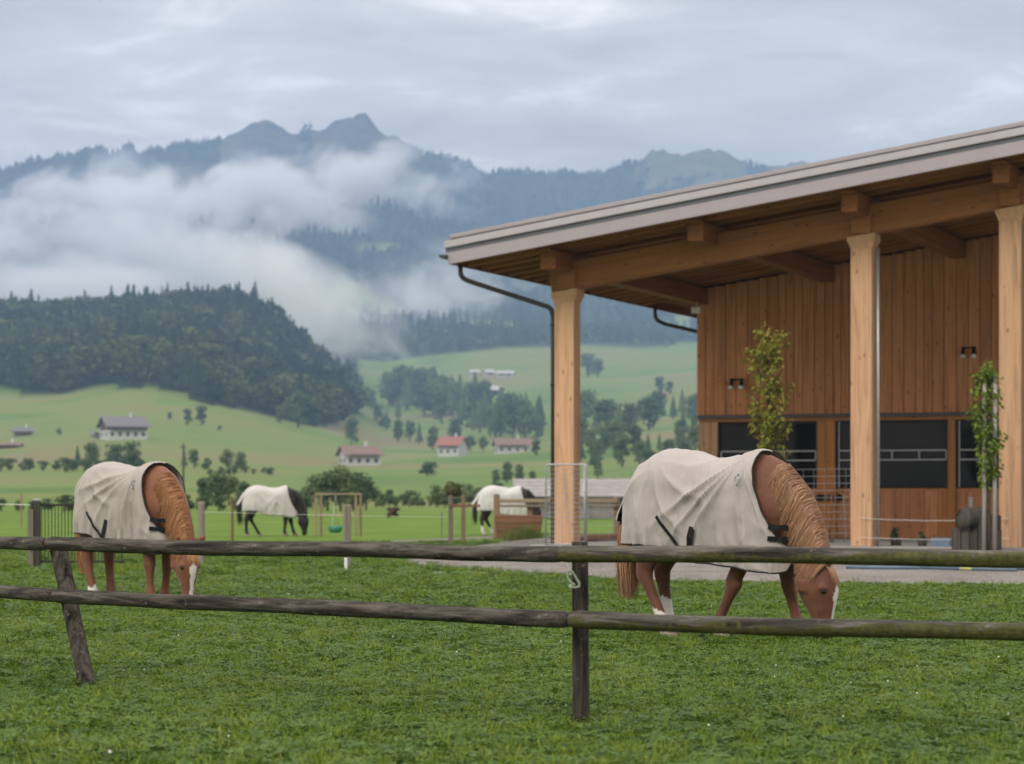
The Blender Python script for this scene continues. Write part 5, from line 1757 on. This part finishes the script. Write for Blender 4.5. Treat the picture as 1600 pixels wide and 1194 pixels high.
# ------------------------------------------------------------------ worn earth
plain('bare_earth', (.075, .055, .036), .95, .1, .35, 14, bmp=.6)
for (px_, py_, rad_, lab) in ((925, 1028, .20, 'small bare earth patch right of the upright fence post'), (906, 1133, .17, 'worn earth round the foot of the upright post'), (141, 1077, .15, 'worn earth round the foot of the leaning post'), (1385, 985, .24, 'thin bare patch below the lower rail at right'), (300, 1012, .15, 'small bare patch below the copper horse')):
    c_ = GP(px_, py_); V = [(c_.x, c_.y, .012)]
    for k in range(28):
        a = 2 * math.pi * k / 28; q_ = rad_ * (1 + .35 * math.sin(3 * a + px_) + .2 * math.sin(7 * a + 2))
        V.append((c_.x + q_ * math.cos(a), c_.y + 1.5 * q_ * math.sin(a), .005))
    mb = MB(); mb.add(V, [(0, 1 + k, 1 + (k + 1) % 28) for k in range(28)])
    tag(mb.build('earth_patch', MATS['bare_earth'], smooth=True), lab, 'earth', kind='structure')
# ------------------------------------------------------------------ grass
def tuft_mesh(nm, seed, blades, hmin, hmax, rad, wid, clover=0, flower=0):
    rs = np.random.default_rng(seed)
    V = []; F = []; M_ = []
    for k in range(blades):
        a = rs.uniform(0, 6.28); r_ = rad * rs.uniform(0, 1) ** .5
        x_, y_ = r_ * math.cos(a), r_ * math.sin(a)
        h = rs.uniform(hmin, hmax); b2 = rs.uniform(0, 6.28); lean_ = rs.uniform(.25, 1.15) * h
        lx, ly = lean_ * math.cos(b2), lean_ * math.sin(b2)
        w = wid * rs.uniform(.6, 1.3); cx_, cy2 = -math.sin(b2 + rs.uniform(-1.2, 1.2)) * w, math.cos(b2 + rs.uniform(-1.2, 1.2)) * w
        b_ = len(V)
        V += [(x_ - cx_, y_ - cy2, -.005), (x_ + cx_, y_ + cy2, -.005), (x_ + lx * .35 + cx_ * .8, y_ + ly * .35 + cy2 * .8, h * .62), (x_ + lx * .35 - cx_ * .8, y_ + ly * .35 - cy2 * .8, h * .62), (x_ + lx, y_ + ly, h * rs.uniform(.75, 1))]
        F += [(b_, b_ + 1, b_ + 2, b_ + 3), (b_ + 3, b_ + 2, b_ + 4)]; M_ += [0, 0]
    for k in range(clover):
        a = rs.uniform(0, 6.28); r_ = rad * 1.2 * rs.uniform(0, 1) ** .5
        c = Vector((r_ * math.cos(a), r_ * math.sin(a), rs.uniform(.014, .034)))
        for j in range(3):
            b2 = a + j * 2.09; s = rs.uniform(.008, .013)
            d = Vector((math.cos(b2), math.sin(b2), rs.uniform(-.2, .35))); u = Vector((-math.sin(b2), math.cos(b2), 0))
            b_ = len(V)
            V += [tuple(c), tuple(c + d * s + u * s * .75), tuple(c + d * s * 1.7), tuple(c + d * s - u * s * .75)]
            F.append((b_, b_ + 1, b_ + 2, b_ + 3)); M_.append(1)
    for k in range(flower):
        a = rs.uniform(0, 6.28); r_ = rad * rs.uniform(0, 1)
        c = Vector((r_ * math.cos(a), r_ * math.sin(a), rs.uniform(.035, .055))); s = .0055
        b_ = len(V)
        for (dx, dy, dz) in ((s, 0, 0), (-s, 0, 0), (0, s, 0), (0, -s, 0), (0, 0, s), (0, 0, -s)): V.append(tuple(c + Vector((dx, dy, dz))))
        for q_ in ((0, 2, 4), (2, 1, 4), (1, 3, 4), (3, 0, 4), (2, 0, 5), (1, 2, 5), (3, 1, 5), (0, 3, 5)): F.append(tuple(b_ + i for i in q_)); M_.append(2)
    mb = MB(); mb.v = V; mb.f = F; mb.m = M_
    me_ = mb.mesh(nm)
    tn_ = np.repeat(rs.random(len(me_.polygons) + 2), 2)[:len(me_.polygons)].astype(np.float32)
    at_ = me_.attributes.new('tone', 'FLOAT', 'FACE'); at_.data.foreach_set('value', tn_)
    for mn in ('grass_blade', 'clover_leaf', 'flower_white'): me_.materials.append(MATS[mn])
    return me_
def blade_mat(name, cols, trans=.3):
    m, t, b = material(name, .5, .22)
    n_ = noise(t, coords(t, 'World', (.9, .9, .9)), 1.0, 4.0, .6)
    oi = t.nodes.new('ShaderNodeObjectInfo')
    bt = N(t, 'ShaderNodeAttribute', attribute_name='tone')
    s = math_n(t, 'ADD', math_n(t, 'MULTIPLY', n_, .48), math_n(t, 'ADD', math_n(t, 'MULTIPLY', oi.outputs['Random'], .20), math_n(t, 'MULTIPLY', bt.outputs['Fac'], .32)))
    r = ramp(t, s, [(.26 + .5 * i / (len(cols) - 1), c) for i, c in enumerate(cols)])
    L(t, r.outputs[0], b.inputs['Base Color'])
    trn = t.nodes.new('ShaderNodeBsdfTranslucent'); L(t, r.outputs[0], trn.inputs['Color'])
    mx = t.nodes.new('ShaderNodeMixShader'); mx.inputs[0].default_value = trans
    L(t, b.outputs[0], mx.inputs[1]); L(t, trn.outputs[0], mx.inputs[2]); L(t, mx.outputs[0], t.nodes['Material Output'].inputs['Surface'])
blade_mat('grass_blade', [(.042, .088, .006), (.108, .184, .011), (.168, .244, .019), (.255, .280, .058)])
blade_mat('clover_leaf', [(.040, .094, .014), (.082, .158, .022), (.125, .200, .038)])
plain('flower_white', (.72, .70, .62), .7, .2, .05)
tuft_col = bpy.data.collections.new('tufts')
specs = [(44, .018, .042, .055, .0020, 0, 0), (34, .018, .040, .055, .0021, 12, 0), (46, .022, .052, .05, .0020, 0, 0), (22, .016, .036, .055, .0021, 26, 0), (30, .02, .042, .05, .0021, 8, 1), (22, .035, .085, .04, .0022, 0, 0)]
for i, sp_ in enumerate(specs):
    o = bpy.data.objects.new('tuft', tuft_mesh('tuft', 100 + i, *sp_))
    tuft_col.objects.link(o)
rg_ = np.random.default_rng(77)
fx = np.array([GP(*p).x / GP(*p).y for p in FRONT]); fY = np.array([GP(*p).y for p in FRONT])
bX = np.array([GP(*p).x / GP(*p).y for p in BACK]); bY = np.array([GP(*p).y for p in BACK])
def grass_points(n, y0, y1, smin, smax, left_only=False):
    Yv = np.sqrt(rg_.uniform(y0 * y0, y1 * y1, n))
    u = rg_.uniform(-.222, .222, n)
    ok = Yv < np.where(u < fx[0], 1e9, np.interp(u, fx, fY) - .05 + .25 * rg_.random(n))
    back = (u > bX[0]) & (u < .02) & (Yv > np.interp(u, bX, bY))
    ok |= back
    u, Yv = u[ok], Yv[ok]
    return np.stack([u * Yv, Yv, np.full_like(Yv, .0)], -1), rg_.uniform(smin, smax, len(Yv))
sets = [grass_points(30000, 9.6, 16, .8, 1.35), grass_points(28000, 16, 24, 1.0, 1.6), grass_points(22000, 24, 36, 1.3, 2.0), grass_points(9000, 36, 62, 1.8, 2.6)]
P_ = np.concatenate([s[0] for s in sets]); S_ = np.concatenate([s[1] for s in sets])
# taller, lusher grass along the fence line and toward the lower left; sparse worn spots
lush = fbm(P_[:, 0] / 1.4, P_[:, 1] / 1.4, 12, 3)
S_ = S_ * (1 + .35 * lush) * np.where(P_[:, 1] < 12.0, 1.15, 1.0)
keep = rg_.random(len(S_)) < np.clip(1.25 + 1.6 * lush, .55, 1)
for (px_, py_, rad_) in ((925, 1028, .28), (640, 1040, .2), (300, 1010, .18), (1390, 985, .3)):
    c_ = GP(px_, py_); keep &= (np.hypot(P_[:, 0] - c_.x, (P_[:, 1] - c_.y) * .6) > rad_) | (rg_.random(len(S_)) < .3)
for (cx_, cy3, rx_, ry_) in ((.34, 12.25, .13, .30), (pa.x, pa.y - .15, .14, .32), (1.48, 19.4, .14, .55), (2.06, 19.3, .14, .5), (1.25, 20.2, .2, .6), (2.3, 19.2, .12, .3)):
    keep &= ((P_[:, 0] - cx_) / rx_) ** 2 + ((P_[:, 1] - cy3) / ry_) ** 2 > rg_.uniform(.4, 1.0, len(S_))
P_ = P_[keep]; S_ = S_[keep]
gm = bpy.data.meshes.new('grass')
gm.vertices.add(len(P_)); gm.vertices.foreach_set('co', P_.astype(np.float32).ravel())
a_ = gm.attributes.new('size', 'FLOAT', 'POINT'); a_.data.foreach_set('value', S_.astype(np.float32))
a_ = gm.attributes.new('spin', 'FLOAT_VECTOR', 'POINT')
sp_ = np.zeros((len(P_), 3), np.float32); sp_[:, 2] = rg_.uniform(0, 6.28, len(P_)); sp_[:, :2] = rg_.normal(size=(len(P_), 2)) * .12
a_.data.foreach_set('vector', sp_.ravel())
a_ = gm.attributes.new('pick', 'INT', 'POINT'); a_.data.foreach_set('value', rg_.choice([0, 1, 2, 3, 4, 5], len(P_), p=[.294, .24, .225, .18, .001, .06]).astype(np.int32))
grass = link('grass', gm)
tag(grass, 'short green grass and clover of the paddock', 'grass', kind='stuff')
ng_ = bpy.data.node_groups.new('grass_tufts', 'GeometryNodeTree')
ng_.interface.new_socket('Geometry', in_out='INPUT', socket_type='NodeSocketGeometry')
ng_.interface.new_socket('Geometry', in_out='OUTPUT', socket_type='NodeSocketGeometry')
gi = ng_.nodes.new('NodeGroupInput'); go = ng_.nodes.new('NodeGroupOutput')
ci = ng_.nodes.new('GeometryNodeCollectionInfo'); ci.inputs['Collection'].default_value = tuft_col
ci.inputs['Separate Children'].default_value = True; ci.inputs['Reset Children'].default_value = True
ip = ng_.nodes.new('GeometryNodeInstanceOnPoints'); ip.inputs['Pick Instance'].default_value = True
def named(nm, dt):
    n_ = ng_.nodes.new('GeometryNodeInputNamedAttribute'); n_.data_type = dt; n_.inputs['Name'].default_value = nm
    return [o_ for o_ in n_.outputs if o_.enabled and o_.name == 'Attribute'][0]
ng_.links.new(gi.outputs[0], ip.inputs['Points']); ng_.links.new(ci.outputs[0], ip.inputs['Instance'])
ng_.links.new(named('pick', 'INT'), ip.inputs['Instance Index'])
e2r = ng_.nodes.new('FunctionNodeEulerToRotation'); ng_.links.new(named('spin', 'FLOAT_VECTOR'), e2r.inputs[0])
ng_.links.new(e2r.outputs[0], ip.inputs['Rotation']); ng_.links.new(named('size', 'FLOAT'), ip.inputs['Scale'])
ng_.links.new(ip.outputs[0], go.inputs[0])
md = grass.modifiers.new('tufts', 'NODES'); md.node_group = ng_
# ------------------------------------------------------------------ hillside: farmhouses and trees
def land_at(px, py, ymax=3000.0):
    Yv = np.linspace(165, ymax, 3000)
    X_ = (px - 800) / FPX * Yv
    z_ = ground_z(X_, Yv)
    row = 779 - (z_ - CAM_H) / Yv * FPX
    k = np.where(row <= py)[0]
    i = k[0] if len(k) else len(Yv) - 1
    return Vector((X_[i], Yv[i], z_[i]))
plain('render_white', (.52, .505, .49), .85, .2, .06, 1.0)
plain('chalet_wood', (.085, .058, .045), .85, .2, .25, 1.5)
plain('roof_grey', (.17, .155, .16), .8, .2, .18, 1.2)
plain('roof_red', (.28, .12, .095), .8, .2, .18, 1.2)
plain('roof_brown', (.20, .13, .11), .8, .2, .2, 1.2)
plain('roof_pale', (.42, .40, .41), .8, .2, .1, 1.2)
plain('house_glass', (.03, .035, .045), .2, .5, .2)
def house(px, py, wpx, hpx, deep, rz, label, roof_m, low_m='render_white', up_m='chalet_wood', white_frac=.45, wins=3, storeys=2):
    c = land_at(px, py)
    sc = c.y / FPX
    W_, H_ = wpx * sc, hpx * sc
    r_ = empty('farmhouse', c, rz); tag(r_, label, 'house')
    eave = H_ * .60; lowh = eave * white_frac * 1.3
    bevel_box('wall', (W_, deep, lowh + .8), MATS[low_m], r_, (0, 0, lowh / 2 - .4), None, 0)
    bevel_box('upper_wall', (W_ + .1, deep + .1, eave - lowh), MATS[up_m], r_, (0, 0, (eave + lowh) / 2 + .002), None, 0)
    # gables at both ends, roof running along the length
    for s in (-1, 1):
        mb = MB(); x_ = s * W_ / 2
        mb.add([(x_, -deep / 2, eave), (x_, deep / 2, eave), (x_, 0, H_ * .97), (x_ - s * .3, -deep / 2, eave), (x_ - s * .3, deep / 2, eave), (x_ - s * .3, 0, H_ * .97)], [(0, 1, 2), (5, 4, 3), (0, 2, 5, 3), (1, 4, 5, 2), (0, 3, 4, 1)])
        mb.build('gable', MATS[up_m], r_)
    ov = 1.1
    rise = H_ - eave; run = deep / 2 + ov
    sl = rise / (deep / 2)
    for s in (-1, 1):
        mb = MB(); x0_ = W_ / 2 + ov
        y1 = s * run; z1 = H_ - sl * run
        th = .28
        V = [(-x0_, 0, H_), (x0_, 0, H_), (x0_, y1, z1), (-x0_, y1, z1)]
        V += [(v[0], v[1], v[2] + th) for v in V]
        mb.add(V, [(0, 1, 2, 3), (7, 6, 5, 4), (0, 4, 5, 1), (1, 5, 6, 2), (2, 6, 7, 3), (3, 7, 4, 0)])
        rf = mb.build('roof', MATS[roof_m], r_)
        if s == -1:
            bevel_box('chimney', (.8, .8, 1.6), MATS['render_white'], rf, (W_ * .18, -.1, H_ + .7), None, 0)
    for st in range(storeys):
        zc = (lowh * .52 if st == 0 else (lowh + eave) / 2)
        hh = min(1.3, (lowh if st == 0 else eave - lowh) * .5)
        for k in range(wins):
            x_ = -W_ / 2 + W_ * (k + .5) / wins
            f = bevel_box('window', (1.1, .16, hh), MATS['render_white' if st else 'chalet_wood'], r_, (x_, -deep / 2 - .06, zc), None, 0)
            bevel_box('pane', (.85, .05, hh * .78), MATS['house_glass'], f, (0, -.085, 0), None, 0)
        for k in range(2):
            f = bevel_box('window', (.16, 1.1, hh), MATS['render_white' if st else 'chalet_wood'], r_, (-W_ / 2 - .08, -deep / 4 + k * deep / 2, zc), None, 0)
            bevel_box('pane', (.05, .85, hh * .78), MATS['house_glass'], f, (-.085, 0, 0), None, 0)
    bevel_box('balcony', (W_ * .8, .9, .8), MATS['chalet_wood'], r_, (0, -deep / 2 - .45, lowh + .3), None, 0)
    return r_
house(193, 686, 62, 34, 11.0, R(24), 'white and dark timber farmhouse with grey roof on the left meadow', 'roof_grey', white_frac=.5, wins=5)
house(154, 685, 16, 9, 4.0, R(10), 'tiny white outbuilding left of the grey roofed farmhouse', 'roof_grey', white_frac=.8, wins=1, storeys=1)
house(562, 727, 54, 29, 9.0, R(18), 'white farmhouse with brownish red roof below the lone tree', 'roof_brown', up_m='render_white', white_frac=.6, wins=4)
house(707, 713, 34, 30, 10.0, R(-20), 'white house with bright red roof near the wood edge', 'roof_red', up_m='render_white', white_frac=.6, wins=3)
house(800, 708, 50, 22, 9.0, R(8), 'long white house with dull brown roof left of the corner column', 'roof_brown', up_m='render_white', white_frac=.6, wins=4)
house(764, 618, 40, 14, 12.0, R(-12), 'dark timber barn with pale roof high on the right slope', 'roof_pale', low_m='chalet_wood', white_frac=.3, wins=4)
house(742, 588, 12, 10, 9.0, R(0), 'leftmost small white house of the highest hamlet', 'roof_pale', up_m='render_white', wins=1)
house(764, 588, 13, 10, 9.0, R(15), 'middle small white house of the highest hamlet', 'roof_pale', up_m='render_white', wins=1)
house(790, 589, 24, 9, 9.0, R(-6), 'longest white house of the highest hamlet', 'roof_pale', up_m='render_white', wins=2)
house(1033, 624, 13, 10, 8.0, R(10), 'small hut under trees between corner column and barn wall', 'roof_red', up_m='render_white', wins=1)
house(36, 681, 26, 12, 7.0, R(12), 'small grey shed on the meadow near the left edge', 'roof_grey', low_m='roof_grey', white_frac=.3, wins=1, storeys=1)
house(14, 700, 30, 7, 5.0, R(3), 'low brown shed cut off by the left edge', 'roof_brown', low_m='chalet_wood', white_frac=.3, wins=2, storeys=1)

def tree_proto(kind, seed):
    if kind == 'con':
        v, tr = conifer_arrays(seed, 13, 11)
        v = v * np.array([.92, .92, 1.0])
    elif kind == 'bush':
        v, tr = broadleaf_arrays(seed, 700, .055, 10, .0, .58)
    else:
        v, tr = broadleaf_arrays(seed, 900, .040, 13, .03, .34)
    crown = np_mesh('crown', v, None, MATS['tree_leaf'], tris=tr)
    mb = MB()
    if kind == 'bush': mb.tube([(0, 0, -.05), (.01, 0, .5)], [.04, .015], 6)
    else:
        mb.tube([(0, 0, -.08), (.005, 0, .25), (-.01, .005, .55), (0, 0, .8)], [.028, .022, .014, .004], 7)
        if kind == 'bro':
            for a in (0.4, 2.3, 4.4): mb.tube([(0, 0, .3), (.13 * math.cos(a), .13 * math.sin(a), .55)], [.012, .004], 5)
    return crown, mb.mesh('trunk')
PROTO = {'con': [tree_proto('con', s) for s in (1, 2, 3)], 'bro': [tree_proto('bro', s) for s in (4, 5, 6, 7)], 'bush': [tree_proto('bush', s) for s in (8, 9, 10)]}
for kk in PROTO.values():
    for (_, tm) in kk: tm.materials.append(MATS['bark'])
rt = random.Random(21)
def tree(px, py, hpx, kind, label, group=None, wide=1.0):
    c = land_at(px, py)
    h = hpx / FPX * c.y
    crown, trunk = PROTO[kind][rt.randrange(len(PROTO[kind]))]
    nm = {'con': 'spruce_tree', 'bro': 'broadleaf_tree', 'bush': 'bush'}[kind]
    r_ = empty(nm, c, rt.uniform(0, 6.28))
    tag(r_, label, 'bush' if kind == 'bush' else 'tree', group)
    for n_, me_ in (('crown', crown), ('trunk', trunk)):
        o_ = link(n_, me_, None, r_)
        w = wide * rt.uniform(.9, 1.15)
        o_.scale = (h * w, h * w, h)
    return r_
tree(293, 665, 28, 'bro', 'left one of two small round trees on the upper left meadow')
tree(315, 665, 33, 'bro', 'right one of two small round trees on the upper left meadow')
tree(343, 673, 9, 'bush', 'tiny bush right of the two round trees on the upper meadow', None, 1.2)
tree(265, 656, 13, 'bro', 'lone spindly little tree above the grey roofed farmhouse')
tree(92, 680, 12, 'bush', 'small round bush left of the grey roofed farmhouse')
tree(226, 684, 14, 'bush', 'small bush at the right end of the grey roofed farmhouse')
tree(181, 736, 46, 'bro', 'left one of two broad trees standing below the grey roofed farmhouse', None, 1.15)
tree(204, 737, 50, 'bro', 'right one of two broad trees standing below the grey roofed farmhouse', None, 1.0)
tree(121, 733, 38, 'con', 'pointed tree rising from the left hedge')
tree(144, 734, 46, 'bro', 'roundish tree rising from the left hedge')
ORD = 'first second third fourth fifth sixth seventh eighth ninth tenth eleventh twelfth thirteenth fourteenth fifteenth sixteenth seventeenth eighteenth nineteenth twentieth twenty-first twenty-second'.split()
HG = 'bushes of the left hedge'
for k in range(15):
    tree(-18 + k * 17 + rt.uniform(-4, 4), 737 - (k > 12) * 3 + rt.uniform(-2, 1), rt.uniform(15, 25), 'bush', ORD[k] + ' bush from the left in the low hedge behind the copper horse', HG, 1.35)
tree(288, 732, 33, 'con', 'slim dark tree above the copper horse neck beside the utility pole')
tree(303, 732, 32, 'bro', 'small tree right of the slim dark one above the copper horse')
tree(322, 735, 20, 'bush', 'round bush right of the small tree above the copper horse')
tree(355, 737, 38, 'bro', 'left one of two trees above the black horse')
tree(377, 738, 34, 'bro', 'right one of two trees above the black horse')
for k in range(8):
    tree(330 + k * 13 + rt.uniform(-4, 4), 741 + rt.uniform(-2, 2), rt.uniform(9, 15), 'bush', ORD[k] + ' low bush from the left in the hedge above the black horse', 'bushes of the hedge above the black horse', 1.3)
for k, (x_, y_, h) in enumerate(((318, 789, 46), (338, 791, 58), (358, 790, 52), (380, 789, 40))):
    tree(x_, y_, h, 'bro', ORD[k] + ' large leafy tree from the left at field edge between copper and black horse', 'trees at the field edge behind the copper horse', 1.1)
for k, (x_, y_, h) in enumerate(((494, 797, 60), (512, 799, 66), (532, 799, 74), (552, 798, 66), (572, 797, 56))):
    tree(x_, y_, h, 'bro', ORD[k] + ' tall tree from the left in the dark clump behind the feed rack', 'trees of the clump behind the feed rack', 1.1)
tree(474, 798, 34, 'bush', 'ochre tinted bush between the black horse and the dark tree clump')
for k in range(13):
    tree(588 + k * 10.5 + rt.uniform(-3, 3), 792 + rt.uniform(-1, 1), rt.uniform(14, 30), 'bush', ORD[k] + ' bush from the left in the far hedge right of the tree clump', 'bushes of the far field hedge', 1.2)
for k in range(22):
    tree(-20 + k * 24 + rt.uniform(-6, 6), 800 + rt.uniform(-1, 1) - max(0, (k - 14)) * .6, rt.uniform(18, 30), 'bush', ORD[k] + ' bush from the left in the dark hedge along the field edge', 'bushes of the left field edge', 1.3)
for k in range(11):
    tree(735 + k * 22 + rt.uniform(-6, 6), 790 + rt.uniform(-1, 1), rt.uniform(20, 38), 'bush', ORD[k] + ' bush from the left in the hedge behind the tie rails', 'bushes behind the tie rails', 1.2)
tree(682, 793, 38, 'bro', 'round tree rising above the far hedge left of the bushy ball')
tree(668, 744, 24, 'bush', 'dark rounded lone bush on the meadow below the red roofed house', None, 1.6)
for k, (x_, h) in enumerate(((774, 24), (792, 36), (812, 32), (832, 22))):
    tree(x_, 756, h, 'bro', ORD[k] + ' tree from the left in the group above the white rugged horse', 'trees of the group above the white rugged horse', 1.1)
tree(466, 668, 62, 'bro', 'big round tree with brownish top at the end of the wooded hill', None, 1.15)
tree(438, 662, 30, 'bro', 'small tree left of the big brown topped tree')
tree(549, 695, 46, 'bro', 'lone tree with bare trunk standing above the brown roofed farmhouse', None, .9)
tree(600, 668, 20, 'bush', 'wide low bush on the slope right of the lone tree', None, 1.5)
BG = 'trees of the wood belt on the right slope'
for (x_, y_, h, kd) in ((530, 622, 38, 'con'), (557, 645, 40, 'bro'), (580, 640, 34, 'bro'), (612, 626, 46, 'con'), (640, 626, 52, 'bro'), (655, 630, 56, 'bro'), (672, 632, 60, 'con'), (622, 655, 34, 'con'),
                        (690, 662, 58, 'bro'), (705, 650, 66, 'con'), (722, 664, 52, 'con'), (738, 672, 50, 'bro'), (750, 676, 56, 'con'), (766, 680, 52, 'bro'), (782, 682, 58, 'con'), (802, 684, 64, 'bro'), (820, 686, 56, 'bro'), (838, 690, 46, 'bro'),
                        (640, 690, 36, 'bro'), (655, 694, 34, 'con'), (676, 704, 40, 'bro'), (604, 672, 34, 'con'), (622, 690, 36, 'bro'), (735, 706, 28, 'bro'), (755, 706, 26, 'bro'), (838, 712, 26, 'bro'), (590, 660, 30, 'bro'), (712, 690, 40, 'bro')):
    tree(x_, y_, h, kd, 'dark spruce in the belt of trees above the red roofed house' if kd == 'con' else 'leafy tree in the belt of trees above the red roofed house', BG, 1.05)
CG = 'trees seen between the corner column and the barn wall'
for (x_, y_, h, kd) in ((918, 588, 40, 'bro'), (934, 590, 32, 'bro'), (1030, 614, 28, 'bro'), (1046, 616, 22, 'bro'), (915, 672, 66, 'bro'), (932, 680, 60, 'con'), (948, 684, 66, 'bro'), (966, 686, 58, 'con'), (984, 676, 50, 'bro'), (1006, 664, 44, 'bro'), (1030, 650, 36, 'bro'), (1052, 656, 40, 'con'), (1066, 650, 44, 'con'), (1086, 652, 40, 'bro'),
                        (924, 704, 36, 'bro'), (944, 710, 40, 'bro'), (968, 712, 38, 'bro'), (935, 748, 42, 'con'), (1000, 726, 40, 'bro'), (1030, 706, 30, 'con'), (1062, 704, 40, 'bro'), (1086, 706, 44, 'bro'), (1012, 742, 44, 'bro')):
    tree(x_, y_, h, kd, 'pointed spruce on the slope between corner column and barn wall' if kd == 'con' else 'leafy tree on the slope between corner column and barn wall', CG, 1.05)
for k in range(34):
    f = rt.random(); x_ = 600 + 245 * f; y_ = 628 + 62 * f + rt.uniform(-26, 12)
    kd = 'con' if rt.random() < .45 else 'bro'
    tree(x_, y_, rt.uniform(34, 60), kd, 'dark spruce in the belt of trees above the red roofed house' if kd == 'con' else 'leafy tree in the belt of trees above the red roofed house', BG, 1.2)
for k in range(22):
    x_ = rt.uniform(905, 1100); y_ = rt.choice((rt.uniform(650, 700), rt.uniform(690, 745)))
    kd = 'con' if rt.random() < .35 else 'bro'
    tree(x_, y_, rt.uniform(30, 56), kd, 'pointed spruce on the slope between corner column and barn wall' if kd == 'con' else 'leafy tree on the slope between corner column and barn wall', CG, 1.2)
# utility pole above the copper horse
up_ = land_at(286.5, 776)
r_ = empty('utility_pole', up_); tag(r_, 'slim brown utility pole rising above the copper horse neck', 'pole')
hh = 84 / FPX * up_.y
mb = MB(); mb.tube([(0, 0, -.3), (0, 0, hh)], [.14, .10], 8); mb.build('shaft', MATS['bark'], r_, True)
bevel_box('crossarm', (.9, .10, .12), MATS['bark'], r_, (0, -.13, hh - .5))
